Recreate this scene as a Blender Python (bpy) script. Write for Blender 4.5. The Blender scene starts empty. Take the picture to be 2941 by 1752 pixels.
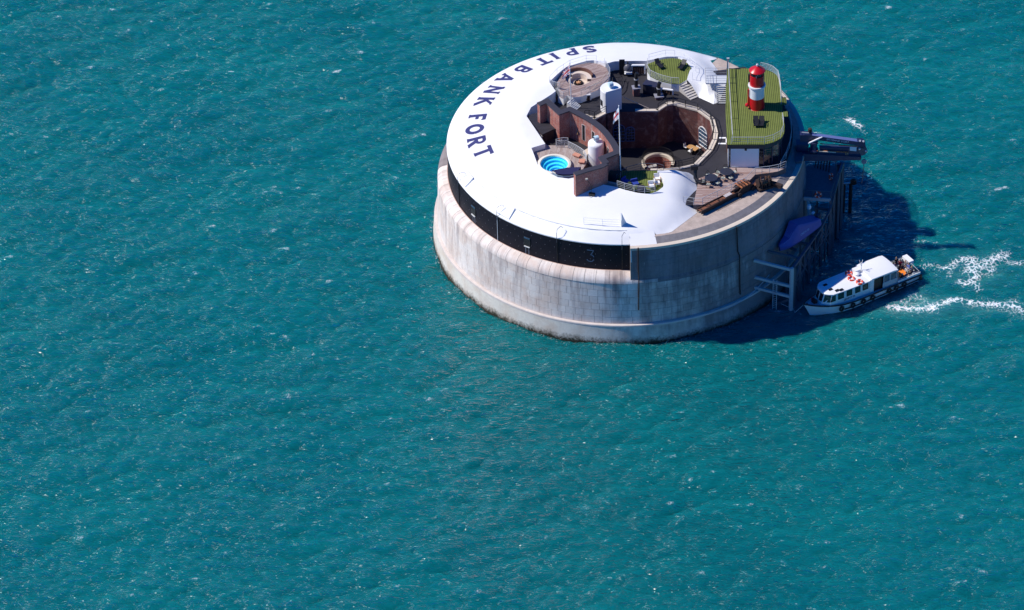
import bpy, math, random
import numpy as np
from mathutils import Vector, Matrix, noise as mnoise
from mathutils.geometry import delaunay_2d_cdt
random.seed(7)
R = math.radians; PI = math.pi
S = bpy.context.scene; C = S.collection

# ---------------------------------------------------------------- camera
PW, PH = 2941.0, 1752.0                 # photograph size, used to turn pixels into directions
FPX, CX0, CY0 = 10626.0, 1889.0, 590.0  # focal length and principal point in photo pixels (off-centre crop)
TH = R(36.062); DIST = 486.602
FW = Vector((0, math.cos(TH), -math.sin(TH))); RT = Vector((1, 0, 0)); UP = Vector((0, math.sin(TH), math.cos(TH)))
CAM = Vector((4.6, 4.843, 0)) - FW * DIST
cd = bpy.data.cameras.new('camera'); co = bpy.data.objects.new('camera', cd); C.objects.link(co)
co.matrix_world = Matrix((RT, UP, -FW)).transposed().to_4x4(); co.location = CAM
cd.sensor_fit = 'HORIZONTAL'; cd.sensor_width = 36; cd.lens = FPX / PW * 36
cd.shift_x = -(CX0 - PW / 2) / PW; cd.shift_y = (CY0 - PH / 2) / PW
cd.clip_start = 1; cd.clip_end = 30000
S.camera = co
# ---------------------------------------------------------------- light
TOSUN = Vector((-1.0, 0.055, 1.09)).normalized()
SUN_EL = math.asin(TOSUN.z); SUN_AZ = math.atan2(TOSUN.x, TOSUN.y)
W = bpy.data.worlds.new('World'); S.world = W; W.use_nodes = True
wn = W.node_tree; sky = wn.nodes.new('ShaderNodeTexSky'); sky.sky_type = 'NISHITA'; sky.sun_disc = False
sky.sun_elevation = SUN_EL; sky.sun_rotation = SUN_AZ % (2 * PI); sky.altitude = 250; sky.air_density = 1.0; sky.dust_density = 0.5; sky.ozone_density = 10.0
hs = wn.nodes.new('ShaderNodeHueSaturation'); hs.inputs['Hue'].default_value = .515; hs.inputs['Saturation'].default_value = 1.5; wn.links.new(sky.outputs[0], hs.inputs['Color'])
wn.links.new(hs.outputs[0], wn.nodes['Background'].inputs[0]); wn.nodes['Background'].inputs[1].default_value = 0.11
sl = bpy.data.lights.new('sun', 'SUN'); sl.energy = 4.6; sl.angle = R(0.53); sl.color = (1, 0.95, 0.87)
so = bpy.data.objects.new('sun', sl); C.objects.link(so); so.rotation_euler = (-TOSUN).to_track_quat('-Z', 'Y').to_euler(); so.location = TOSUN * 200
S.view_settings.view_transform = 'Standard'; S.view_settings.look = 'None'; S.view_settings.gamma = 1
S.view_settings.exposure = 0.12; S.view_settings.use_curve_mapping = False
S.render.engine = 'CYCLES'

# ---------------------------------------------------------------- pixel -> place
def ray(x, y): return FW + RT * ((x - CX0) / FPX) - UP * ((y - CY0) / FPX)
def U(x, y, z):
    d = ray(x, y); return CAM + d * ((z - CAM.z) / d.z)
def ZA(ox, oy, s=8.243): return lambda x, y: (ox + x / s, oy + y / s)   # enlarged crop -> photo pixel
def ang(v): return math.atan2(v[1], v[0])

# ---------------------------------------------------------------- mesh helpers
OFF = {}
class MB:
    def __init__(s): s.v = []; s.f = []; s.m = []; s.sm = []
    def add(s, vs, fs, mi=0, smooth=False):
        b = len(s.v); s.v += [tuple(v) for v in vs]
        for f in fs: s.f.append(tuple(b + i for i in f)); s.m.append(mi); s.sm.append(smooth)
        return s
    def box(s, c, d, rz=0, mi=0, rot=None):
        m = rot if rot is not None else Matrix.Rotation(rz, 3, 'Z'); c = Vector(c)
        vs = [c + m @ Vector((x * d[0] / 2, y * d[1] / 2, z * d[2] / 2)) for z in (-1, 1) for y in (-1, 1) for x in (-1, 1)]
        return s.add(vs, [(0, 2, 3, 1), (4, 5, 7, 6), (0, 1, 5, 4), (2, 6, 7, 3), (0, 4, 6, 2), (1, 3, 7, 5)], mi)
    def beam(s, a, b, w, h=None, mi=0, up=(0, 0, 1)):
        a = Vector(a); b = Vector(b); h = w if h is None else h; d = (b - a); L = d.length
        if L < 1e-6: return s
        x = d / L; upv = Vector(up)
        if abs(x.dot(upv)) > .98: upv = Vector((0, 1, 0))
        y = upv.cross(x).normalized(); z = x.cross(y)
        return s.box((a + b) / 2, (L, w, h), 0, mi, Matrix((x, y, z)).transposed())
    def tube(s, pts, r, n=6, mi=0, closed=False, cap=True):
        pts = [Vector(p) for p in pts]; N = len(pts); rr = r if isinstance(r, (list, tuple)) else [r] * N; vs = []
        for i, p in enumerate(pts):
            a = pts[(i - 1) % N] if (i > 0 or closed) else p; b = pts[(i + 1) % N] if (i < N - 1 or closed) else p
            d = (b - a).normalized(); u = Vector((0, 0, 1)) if abs(d.z) < .9 else Vector((1, 0, 0))
            x = u.cross(d).normalized(); y = d.cross(x)
            vs += [p + (x * math.cos(2 * PI * k / n) + y * math.sin(2 * PI * k / n)) * rr[i] for k in range(n)]
        fs = []
        for i in range(N if closed else N - 1):
            j = (i + 1) % N
            fs += [(i * n + k, i * n + (k + 1) % n, j * n + (k + 1) % n, j * n + k) for k in range(n)]
        s.add(vs, fs, mi, True)
        if cap and not closed:
            b = len(s.v) - len(vs)
            s.f += [tuple(b + k for k in reversed(range(n))), tuple(b + (N - 1) * n + k for k in range(n))]; s.m += [mi, mi]; s.sm += [False, False]
        return s
    def lathe(s, prof, n=24, c=(0, 0, 0), a0=0, a1=2 * PI, mi=0, mis=None):
        full = abs(a1 - a0 - 2 * PI) < 1e-6; k = n if full else n + 1; c = Vector(c); vs = []
        for (r, z) in prof:
            vs += [c + Vector((r * math.cos(a0 + (a1 - a0) * i / n), r * math.sin(a0 + (a1 - a0) * i / n), z)) for i in range(k)]
        for j in range(len(prof) - 1):
            fs = [(j * k + i, j * k + (i + 1) % k, (j + 1) * k + (i + 1) % k, (j + 1) * k + i) for i in range(n)]
            if j == 0: b = len(s.v); s.v += [tuple(v) for v in vs]
            for f in fs: s.f.append(tuple(b + q for q in f)); s.m.append(mis[j] if mis else mi); s.sm.append(True)
        return s
    def prism(s, poly, z0, z1, mi=0, top=True, bot=False, side_mi=None, z1f=None):
        n = len(poly); sm = mi if side_mi is None else side_mi
        a = sum(poly[i][0] * poly[(i + 1) % n][1] - poly[(i + 1) % n][0] * poly[i][1] for i in range(n))
        if a < 0: poly = list(reversed(poly))
        vs = [(p[0], p[1], z0) for p in poly] + [(p[0], p[1], z1f(p) if z1f else z1) for p in poly]
        s.add(vs, [(i, (i + 1) % n, n + (i + 1) % n, n + i) for i in range(n)], sm)
        b = len(s.v) - 2 * n
        if top: s.f.append(tuple(b + n + i for i in range(n))); s.m.append(mi); s.sm.append(False)
        if bot: s.f.append(tuple(b + i for i in reversed(range(n)))); s.m.append(mi); s.sm.append(False)
        return s
    def grid(s, P, mi=0, smooth=True, mf=None):
        r = len(P); c = len(P[0]); b = len(s.v)
        for row in P: s.v += [tuple(p) for p in row]
        for i in range(r - 1):
            for j in range(c - 1):
                s.f.append((b + i * c + j, b + i * c + j + 1, b + (i + 1) * c + j + 1, b + (i + 1) * c + j)); s.m.append(mf(i, j) if mf else mi); s.sm.append(smooth)
        return s
    def cdt(s, outer, holes, zf, step=1.2, mi=0, smooth=True, wall=None, wmi=0, walls_outer=False):
        """filled outline with holes, lifted to zf(x,y); wall: bottom height of skirts round the holes"""
        loops = [outer] + holes; vs = []; es = []
        for L in loops:
            b = len(vs); D = []
            for i in range(len(L)):
                p = Vector(L[i][:2]); q = Vector(L[(i + 1) % len(L)][:2]); m = max(1, int((q - p).length / step))
                D += [p + (q - p) * (t / m) for t in range(m)]
            vs += D; es += [(b + i, b + (i + 1) % len(D)) for i in range(len(D))]
        nb = len(vs)
        xs = [p[0] for p in outer]; ys = [p[1] for p in outer]; x = min(xs)
        while x < max(xs):
            y = min(ys)
            while y < max(ys):
                vs.append(Vector((x + random.uniform(-.2, .2) * step, y + random.uniform(-.2, .2) * step))); y += step
            x += step
        V, E_, F, _, _, _ = delaunay_2d_cdt(vs, es, [], 0, 1e-4)
        b = len(s.v); s.v += [(p[0], p[1], zf(p[0], p[1])) for p in V]
        def inside(p, L):
            r = False; n = len(L)
            for i in range(n):
                a = L[i]; c = L[(i + 1) % n]
                if (a[1] > p[1]) != (c[1] > p[1]) and p[0] < (c[0] - a[0]) * (p[1] - a[1]) / (c[1] - a[1]) + a[0]: r = not r
            return r
        for f in F:
            g = ((V[f[0]][0] + V[f[1]][0] + V[f[2]][0]) / 3, (V[f[0]][1] + V[f[1]][1] + V[f[2]][1]) / 3)
            if inside(g, outer) and not any(inside(g, h) for h in holes):
                s.f.append(tuple(b + i for i in f)); s.m.append(mi); s.sm.append(smooth)
        if wall is not None:
            k = 0
            for L, isout in [(outer, True)] + [(h, False) for h in holes]:
                if isout and not walls_outer: continue
                n = len(L)
                for i in range(n):
                    p = Vector(L[i][:2]); q = Vector(L[(i + 1) % n][:2]); m = max(1, int((q - p).length / step))
                    for t in range(m):
                        a = p + (q - p) * (t / m); c = p + (q - p) * ((t + 1) / m)
                        s.add([(a.x, a.y, zf(a.x, a.y)), (c.x, c.y, zf(c.x, c.y)), (c.x, c.y, wall), (a.x, a.y, wall)], [(0, 1, 2, 3)], wmi)
        return s
    def build(s, name, mats, parent=None, local=False, sharp=40):
        o = Vector((0, 0, 0)) if local else OFF.get(parent.name if parent else None, Vector((0, 0, 0)))
        me = bpy.data.meshes.new(name); me.from_pydata([(v[0] - o.x, v[1] - o.y, v[2] - o.z) for v in s.v], [], s.f)
        if not isinstance(mats, (list, tuple)): mats = [mats]
        for m in mats: me.materials.append(m)
        me.polygons.foreach_set('material_index', s.m); me.polygons.foreach_set('use_smooth', s.sm)
        if any(s.sm): me.set_sharp_from_angle(angle=R(sharp))
        me.update()
        ob = bpy.data.objects.new(name, me); C.objects.link(ob)
        if parent: ob.parent = parent; OFF[ob.name] = o
        return ob
def tag(o, label, cat, group=None):
    o['label'] = label; o['category'] = cat
    if group: o['group'] = group
    return o
def thing(name, label, cat, loc=(0, 0, 0), rz=0, group=None, scale=1):
    o = bpy.data.objects.new(name, None); C.objects.link(o); o.location = loc; o.rotation_euler.z = rz; o.scale = (scale,) * 3
    o.empty_display_size = .3; OFF[o.name] = Vector(loc)
    return tag(o, label, cat, group)
def dup(src, loc=None, rz=None, label=None, parent=None):
    c = src.copy(); C.objects.link(c)
    if parent: c.parent = parent
    if loc is not None: c.location = loc
    if rz is not None: c.rotation_euler.z = rz
    if label: c['label'] = label
    for ch in [k for k in src.children]: dup(ch, parent=c)
    return c
def struct(o): o['kind'] = 'structure'; return o
def stuff(o): o['kind'] = 'stuff'; return o

# ---------------------------------------------------------------- materials
def nt(m):
    m.use_nodes = True; t = m.node_tree; b = t.nodes['Principled BSDF']; return t, b
class NB:
    def __init__(s, t): s.t = t
    def n(s, typ, **k):
        x = s.t.nodes.new('ShaderNode' + typ)
        for a, v in k.items(): setattr(x, a, v)
        return x
    def l(s, a, b): s.t.links.new(a, b)
    def val(s, sock, v):
        if hasattr(v, 'is_output') or hasattr(v, 'links'): s.l(v, sock)
        else: sock.default_value = v
    def math(s, op, a, b=0.0, c=0.0):
        x = s.n('Math', operation=op); s.val(x.inputs[0], a); s.val(x.inputs[1], b); s.val(x.inputs[2], c); return x.outputs[0]
    def noise(s, vec, scale, detail=4, rough=.55, dist=0):
        x = s.n('TexNoise'); s.l(vec, x.inputs['Vector']); x.inputs['Scale'].default_value = scale; x.inputs['Detail'].default_value = detail
        x.inputs['Roughness'].default_value = rough; x.inputs['Distortion'].default_value = dist; return x.outputs['Fac']
    def ramp(s, fac, stops):
        x = s.n('ValToRGB'); e = x.color_ramp.elements
        while len(e) < len(stops): e.new(.5)
        for k, (p, c) in zip(e, stops): k.position = p; k.color = c if len(c) == 4 else (*c, 1)
        s.l(fac, x.inputs[0]); return x.outputs[0]
    def mix(s, fac, a, b, bt='MIX'):
        x = s.n('Mix', data_type='RGBA', blend_type=bt)
        s.val(x.inputs[0], fac); s.val(x.inputs[6], a if not isinstance(a, tuple) else (*a[:3], 1)); s.val(x.inputs[7], b if not isinstance(b, tuple) else (*b[:3], 1)); return x.outputs[2]
    def map(s, vec, sc=(1, 1, 1), rot=(0, 0, 0), loc=(0, 0, 0)):
        x = s.n('Mapping'); s.l(vec, x.inputs[0]); x.inputs['Scale'].default_value = sc; x.inputs['Rotation'].default_value = rot; x.inputs['Location'].default_value = loc; return x.outputs[0]
    def bump(s, h, strength=.3, dist=.02, nrm=None):
        x = s.n('Bump'); s.l(h, x.inputs['Height']); x.inputs['Strength'].default_value = strength; x.inputs['Distance'].default_value = dist
        if nrm is not None: s.l(nrm, x.inputs['Normal'])
        return x.outputs[0]
MATS = {}
def M(name, col, rough=.6, var=.18, scale=2.5, metal=0, bump=.15, spec=None, fine=22):
    """painted / plain surface: base colour with large blotches and fine dirt in it, slight relief"""
    if name in MATS: return MATS[name]
    m = bpy.data.materials.new(name); t, b = nt(m); q = NB(t)
    pos = q.n('NewGeometry').outputs['Position']
    a = q.noise(pos, scale, 5); f = q.noise(pos, fine, 3)
    k = q.math('ADD', q.math('MULTIPLY', q.math('SUBTRACT', a, .5), 2 * var), q.math('MULTIPLY', q.math('SUBTRACT', f, .5), var))
    k = q.math('ADD', k, 1.0)
    c = q.n('VectorMath', operation='SCALE'); c.inputs[0].default_value = col[:3]; q.l(k, c.inputs['Scale'])
    q.l(c.outputs[0], b.inputs['Base Color']); b.inputs['Roughness'].default_value = rough; b.inputs['Metallic'].default_value = metal
    if spec is not None: b.inputs['Specular IOR Level'].default_value = spec
    if bump: q.l(q.bump(f, bump, .02), b.inputs['Normal'])
    MATS[name] = m; return m
def m_planks(name, cols, w, rot=0, rough=.7, gap=.0, radial=None):
    """boards too narrow to pick apart: each board its own tone"""
    m = bpy.data.materials.new(name); t, b = nt(m); q = NB(t)
    pos = q.n('NewGeometry').outputs['Position']
    p = q.map(pos, rot=(0, 0, rot)); x = q.n('SeparateXYZ'); q.l(p, x.inputs[0])
    u = q.math('DIVIDE', x.outputs[0], w); idx = q.math('FLOOR', u); fr = q.math('FRACT', u)
    wn_ = q.n('TexWhiteNoise', noise_dimensions='2D'); cb = q.n('CombineXYZ'); q.l(idx, cb.inputs[0]); q.l(q.math('FLOOR', q.math('DIVIDE', x.outputs[1], 3.4)), cb.inputs[1]); q.l(cb.outputs[0], wn_.inputs[0])
    g = q.noise(q.map(p, sc=(9, .7, 1)), 1.6, 5); big = q.noise(pos, .5, 3)
    f = q.math('ADD', q.math('MULTIPLY', wn_.outputs[0], .55), q.math('MULTIPLY', q.math('ADD', g, q.math('SUBTRACT', big, .5)), .45))
    c = q.ramp(f, [(.1, cols[0]), (.5, cols[1]), (.9, cols[2])])
    seam = q.math('LESS_THAN', q.math('ABSOLUTE', q.math('SUBTRACT', fr, .5)), .44)
    c = q.mix(seam, (cols[0][0] * .35, cols[0][1] * .35, cols[0][2] * .35), c)
    q.l(c, b.inputs['Base Color']); b.inputs['Roughness'].default_value = rough
    q.l(q.bump(seam, .5, .01), b.inputs['Normal']); MATS[name] = m; return m
def m_turf(name, rot=0, w=.235):
    m = bpy.data.materials.new(name); t, b = nt(m); q = NB(t)
    pos = q.n('NewGeometry').outputs['Position']; p = q.map(pos, rot=(0, 0, rot)); x = q.n('SeparateXYZ'); q.l(p, x.inputs[0])
    fr = q.math('FRACT', q.math('DIVIDE', x.outputs[0], w))
    st = q.math('GREATER_THAN', q.math('ABSOLUTE', q.math('SUBTRACT', fr, .5)), .31)
    n1 = q.noise(pos, 30, 3); n2 = q.noise(pos, .9, 4); f = q.math('ADD', q.math('MULTIPLY', n1, .5), q.math('MULTIPLY', n2, .5))
    ca = q.ramp(f, [(.25, (.13, .165, .038)), (.75, (.225, .26, .072))]); cb_ = q.ramp(f, [(.25, (.05, .065, .02)), (.75, (.09, .11, .038))])
    q.l(q.mix(st, ca, cb_), b.inputs['Base Color']); b.inputs['Roughness'].default_value = .95; b.inputs['Specular IOR Level'].default_value = .1
    h = q.math('ADD', n1, q.math('MULTIPLY', st, -.8)); q.l(q.bump(h, .6, .02), b.inputs['Normal']); MATS[name] = m; return m
def m_brick(name, ca=(.50, .145, .09), cb=(.33, .09, .07), mo=(.42, .36, .31), pale=.0):
    m = bpy.data.materials.new(name); t, b = nt(m); q = NB(t)
    pos = q.n('NewGeometry').outputs['Position']; x = q.n('SeparateXYZ'); q.l(pos, x.inputs[0])
    cb_ = q.n('CombineXYZ'); q.l(q.math('ADD', x.outputs[0], q.math('MULTIPLY', x.outputs[1], .83)), cb_.inputs[0]); q.l(x.outputs[2], cb_.inputs[1])
    br = q.n('TexBrick'); q.l(cb_.outputs[0], br.inputs['Vector']); br.inputs['Scale'].default_value = 1; br.inputs['Brick Width'].default_value = .24; br.inputs['Row Height'].default_value = .085; br.inputs['Mortar Size'].default_value = .009
    br.inputs['Color1'].default_value = (*ca, 1); br.inputs['Color2'].default_value = (*cb, 1); br.inputs['Mortar'].default_value = (*mo, 1)
    n1 = q.noise(pos, 1.1, 6, .65); n2 = q.noise(pos, 7, 5, .7)
    c = q.mix(q.ramp(n2, [(.42, (0, 0, 0)), (.72, (.85,) * 3)]), br.outputs['Color'], (.10, .045, .05))
    c = q.mix(q.ramp(n1, [(.5, (0, 0, 0)), (.68, (.32 + pale,) * 3)]), c, (.50, .42, .38))
    q.l(c, b.inputs['Base Color']); b.inputs['Roughness'].default_value = .9
    q.l(q.bump(q.math('ADD', q.math('MULTIPLY', br.outputs['Fac'], -1), n2), .5, .02), b.inputs['Normal']); MATS[name] = m; return m
def m_stone(name, base=(.50, .455, .42), stain=1.0, dark=(.19, .165, .17), tide=True, shade_grime=False):
    m = bpy.data.materials.new(name); t, b = nt(m); q = NB(t)
    g = q.n('NewGeometry').outputs['Position']; x = q.n('SeparateXYZ'); q.l(g, x.inputs[0])
    an = q.math('MULTIPLY', q.math('ARCTAN2', x.outputs[1], q.math('MULTIPLY', x.outputs[0], -1)), 24)
    cv = q.n('CombineXYZ'); q.l(an, cv.inputs[0]); q.l(q.math('MULTIPLY', x.outputs[2], .10), cv.inputs[1])
    s1 = q.noise(cv.outputs[0], .75, 6, .62); s2 = q.noise(q.map(cv.outputs[0], loc=(31, 7, 0)), 2.6, 4, .6)
    n1 = q.noise(g, .33, 6, .62); n2 = q.noise(g, 3.4, 6, .65); n3 = q.noise(g, 30, 3)
    rnd = q.n('ObjectInfo').outputs['Random']
    tone = q.math('ADD', q.math('MULTIPLY', q.math('SUBTRACT', rnd, .5), .13), q.math('ADD', q.math('MULTIPLY', q.math('SUBTRACT', n2, .5), .40), q.math('ADD', q.math('MULTIPLY', q.math('SUBTRACT', n3, .5), .25), 1)))
    c = q.n('VectorMath', operation='SCALE'); c.inputs[0].default_value = base; q.l(tone, c.inputs['Scale']); c = c.outputs[0]
    c = q.mix(q.ramp(n1, [(.44, (0, 0, 0)), (.64, (.7,) * 3)]), c, (base[0] * .88, base[1] * .74, base[2] * .66))
    zz = q.math('MULTIPLY', x.outputs[2], 1 / 14.0)
    hi = q.ramp(zz, [(.30, (.35,) * 3), (.62, (1, 1, 1)), (.72, (.5,) * 3)])
    sf = q.math('MULTIPLY', q.math('MULTIPLY', q.ramp(q.math('ADD', q.math('MULTIPLY', s1, .7), q.math('MULTIPLY', s2, .3)), [(.47, (0, 0, 0)), (.64, (.85,) * 3)]), hi), stain)
    c = q.mix(sf, c, dark)
    if shade_grime:   # shade of the landing stage side painted in with weathering: colour darkens with angle
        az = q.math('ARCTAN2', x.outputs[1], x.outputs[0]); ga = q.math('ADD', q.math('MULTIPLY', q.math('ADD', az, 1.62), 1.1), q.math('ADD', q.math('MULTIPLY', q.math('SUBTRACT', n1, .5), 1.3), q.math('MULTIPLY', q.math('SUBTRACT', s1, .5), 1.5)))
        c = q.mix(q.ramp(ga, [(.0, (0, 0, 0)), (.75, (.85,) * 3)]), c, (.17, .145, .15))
    wf = q.ramp(q.noise(q.map(cv.outputs[0], loc=(5, 55, 0)), 3.6, 4, .6), [(.66, (0, 0, 0)), (.74, (.5,) * 3)]); c = q.mix(q.math('MULTIPLY', wf, stain), c, (.74, .72, .70))
    if tide:
        tz = q.math('ADD', x.outputs[2], q.math('MULTIPLY', q.math('SUBTRACT', q.math('ADD', q.math('MULTIPLY', n2, .6), q.math('MULTIPLY', s1, .6)), .6), 2.6))
        c = q.mix(q.ramp(tz, [(.10, (1, 1, 1)), (1.0, (0, 0, 0))]), c, (.030, .030, .018))
    q.l(c, b.inputs['Base Color']); b.inputs['Roughness'].default_value = .88; b.inputs['Specular IOR Level'].default_value = .25
    q.l(q.bump(q.math('ADD', n2, n3), .45, .04), b.inputs['Normal']); MATS[name] = m; return m
def m_glass(name, col=(.01, .014, .02)):
    m = bpy.data.materials.new(name); t, b = nt(m); q = NB(t); n = q.noise(q.n('NewGeometry').outputs['Position'], 3, 3)
    q.l(q.ramp(n, [(.3, col), (.8, tuple(c * 2.2 for c in col))]), b.inputs['Base Color']); b.inputs['Roughness'].default_value = .06; b.inputs['Specular IOR Level'].default_value = .7; MATS[name] = m; return m

white = M('white_paint', (.80, .80, .80), .55, .05, .6, bump=.08)
roofwhite = M('roof_white_coating', (.80, .80, .80), .6, .07, .35, bump=.12, fine=7)
offwhite = M('grubby_white', (.62, .62, .61), .6, .12)
letterm = M('navy_lettering', (.036, .038, .15), .6, .12)
iron = M('armour_black', (.006, .005, .012), .6, .4, 1.2, spec=.25)
asphalt = M('black_deck_coating', (.022, .020, .026), .75, .35, .9, bump=.4)
cream = M('cream_coping', (.60, .52, .43), .8, .14, 1.6)
concrete = M('terrace_concrete', (.43, .35, .30), .88, .42, 1.1, bump=.4, fine=6)
bandc = M('grey_slope_concrete', (.20, .19, .195), .9, .4, 1.6, bump=.5, fine=9)
redp = M('red_gloss_paint', (.52, .006, .014), .32, .10, 2)
galv = M('galvanised_steel', (.45, .46, .47), .45, .16, 4)
steel = M('blue_grey_steel', (.085, .095, .12), .5, .25, 3)
navy = M('navy_crane_paint', (.022, .030, .085), .4, .2, 2)
black = M('black_paint', (.012, .012, .014), .5, .25, 4)
rust = M('rusted_iron', (.20, .078, .042), .9, .6, 3, bump=.5)
rustd = M('dark_rusted_iron', (.035, .018, .014), .85, .5, 3, bump=.5)
orange = M('orange_rope_rust', (.42, .14, .05), .8, .25, 6)
tyre = M('tyre_rubber', (.012, .012, .013), .8, .3, 5)
boathull = M('boat_hull_white', (.70, .74, .74), .35, .07, 1.5)
boatblue = M('boat_roof_white', (.80, .81, .82), .4, .04, 1.2)
deckgrey = M('boat_deck_grey', (.40, .45, .48), .6, .12, 3)
coverb = M('blue_boat_cover', (.085, .09, .33), .65, .18, 2.5, bump=.3)
tan = M('tan_wood', (.48, .27, .11), .6, .2, 4)
stepc = M('sandy_step_concrete', (.48, .45, .42), .9, .2, 3, bump=.4)
glass = m_glass('dark_window_glass'); glassb = m_glass('blue_window_glass', (.03, .06, .10))
brick = m_brick('red_brick'); brickd = m_brick('shade_dark_brick', (.19, .05, .036), (.11, .033, .03), (.16, .115, .10))  # second brick is a darker copy with the courtyard shade in its colour
stone = m_stone('granite_blocks', (.76, .69, .63), 1.0, (.27, .205, .20), shade_grime=True); stoneb = m_stone('base_granite', (.66, .62, .54), .4, (.30, .25, .21), shade_grime=True); stonej = m_stone('granite_joints', (.25, .23, .22), .8)
stonem = m_stone('weathered_granite', (.34, .31, .32), 1.1, (.09, .07, .08)); stoned = m_stone('stained_shaded_granite', (.24, .22, .235), 1.0, (.06, .05, .06))  # stoned: shade of the right-hand upper wall mixed into the stained colour
wood_a = m_planks('weathered_boards', [(.20, .13, .115), (.34, .245, .22), (.50, .40, .37)], .16, R(62))
wood_b = m_planks('terrace_boards', [(.24, .13, .10), (.36, .25, .22), (.50, .40, .36)], .17, R(90))
wood_c = m_planks('pool_boards', [(.30, .21, .18), (.40, .32, .285), (.50, .43, .40)], .17, R(8))
shedm = m_planks('shed_roof_boards', [(.016, .015, .022), (.024, .022, .032), (.034, .032, .045)], .20, R(75))
shedw = m_planks('shed_wall_boards', [(.05, .028, .026), (.08, .045, .04), (.12, .07, .06)], .15, R(20))
turf = m_turf('striped_turf', R(-1.5)); turf2 = m_turf('striped_turf_b', R(3)); turf3 = m_turf('striped_turf_c', R(-3), .215)
# ================================================================ sea
def make_sea():
    rng = np.random.default_rng(11); N = 640; L = 176.0
    k = np.fft.fftfreq(N, L / N) * 2 * PI; KX, KY = np.meshgrid(k, k, indexing='ij'); K = np.hypot(KX, KY); K[0, 0] = 1e9
    def field(lp, wd, spread, lo):
        kp = 2 * PI / lp; d = (KX * math.cos(wd) + KY * math.sin(wd)) / K
        P = K ** -4.0 * np.exp(-1.25 * (kp / K) ** 2) * (np.abs(d) ** spread * np.where(d > 0, 1, .25) + .05) * np.exp(-(K / (2 * PI / lo)) ** 2); P[0, 0] = 0
        return (rng.normal(size=(N, N)) + 1j * rng.normal(size=(N, N))) * np.sqrt(P)
    def real(h):
        z = np.fft.ifft2(h).real; return z
    h1 = field(9.0, R(-62), 3, .75); h2 = field(4.0, R(-105), 1.5, .6); h3 = field(22.0, R(-75), 6, 4.0); h4 = field(1.9, R(-80), 1.2, .62)
    def norm(h, a):
        s = real(h).std(); return h * (a / s)
    H = norm(h1, .095) + norm(h2, .055) + norm(h3, .05) + norm(h4, .026)
    z = real(H); ch = 1.0
    dx = np.fft.ifft2(-1j * KX / K * H).real * ch; dy = np.fft.ifft2(-1j * KY / K * H).real * ch
    jxx = np.fft.ifft2(KX * KX / K * H).real * ch; jyy = np.fft.ifft2(KY * KY / K * H).real * ch; jxy = np.fft.ifft2(KX * KY / K * H).real * ch
    J = (1 - jxx) * (1 - jyy) - jxy ** 2
    pa, pb = np.percentile(J, 9), np.percentile(J, .15); crest = np.clip((pa - J) / (pa - pb), 0, 1)
    def axis(c, half):
        core = np.arange(-half, half + .01, .27); g = []; s = .27; v = half
        while v < 9000: s *= 1.22; v += s; g.append(v)
        g = np.array(g); return c + np.concatenate([-g[::-1], core, g])
    ax = axis(-13.0, 73.0); ay = axis(-18.0, 78.0); X, Y = np.meshgrid(ax, ay, indexing='ij')
    def samp(A):
        u = (X / L * N); v = (Y / L * N); i = np.floor(u).astype(int); j = np.floor(v).astype(int); fu = u - i; fv = v - j; i0 = i % N; i1 = (i + 1) % N; j0 = j % N; j1 = (j + 1) % N
        return (A[i0, j0] * (1 - fu) + A[i1, j0] * fu) * (1 - fv) + (A[i0, j1] * (1 - fu) + A[i1, j1] * fu) * fv
    far = np.maximum(np.abs(X + 13) - 73, np.abs(Y + 18) - 78); fade = np.clip(1 - far / 60, 0, 1)
    Z = samp(z) * fade; PX = X + samp(dx) * fade; PY = Y + samp(dy) * fade; FO = samp(crest) * fade
    # wash behind the ferry, traced from the photograph onto the water
    def P(x, y): p = U(x, y, 0); return np.array([p.x, p.y])
    z8 = ZA(2260, 660, 3.658); WK = np.zeros_like(X); BUB = np.zeros_like(X)
    def blob(px, py, rx, ry, a=0, amp=1.0, bub=0):
        c = P(*z8(px, py)); ca, sa = math.cos(a), math.sin(a); u = (PX - c[0]) * ca + (PY - c[1]) * sa; v = -(PX - c[0]) * sa + (PY - c[1]) * ca
        g = np.exp(-((u / rx) ** 2 + (v / ry) ** 2)); np.maximum(WK, amp * g, out=WK)
        if bub: np.maximum(BUB, bub * g, out=BUB)
    def line(pts, w, amp):
        q = [P(*z8(*p)) for p in pts]
        for a, b in zip(q[:-1], q[1:]):
            d = b - a; t = np.clip(((PX - a[0]) * d[0] + (PY - a[1]) * d[1]) / (d @ d), 0, 1)
            r2 = (PX - a[0] - t * d[0]) ** 2 + (PY - a[1] - t * d[1]) ** 2; np.maximum(WK, amp * np.exp(-r2 / (1.9 * w) ** 2), out=WK)
    for (px, py, rx, ry, amp) in [(1090, 805, 1.0, .7, 1.0), (1180, 815, 1.3, .9, 1.05), (1290, 815, 1.5, 1.0, 1.0), (1400, 825, 1.4, .9, 1.0), (1510, 815, 1.5, 1.1, 1.1), (1330, 690, 1.5, 1.0, .72), (1230, 745, 1.3, .8, .7), (1430, 720, 1.2, .8, .6)]: blob(px, py, rx, ry, 0, amp, .9)
    blob(1330, 800, 4.6, 1.7, 0, .62, .9); blob(1950, 430, 4.0, 2.6, 0, .33, .35); blob(2100, 800, 6, 1.2, 0, .3, .4)
    line([(1560, 795), (1700, 755), (1800, 740), (1900, 755), (2060, 770), (2200, 785), (2420, 800)], .42, .92); line([(2060, 770), (2250, 800), (2491, 880)], .9, .55); line([(2380, 740), (2420, 790), (2470, 850)], .55, .7)
    line([(1640, 400), (1720, 395), (1780, 330), (1880, 310), (1970, 310), (1890, 350)], .4, .85); line([(1970, 310), (1920, 430), (2000, 460), (1960, 520), (1890, 560), (1830, 540)], .45, .9)
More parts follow.
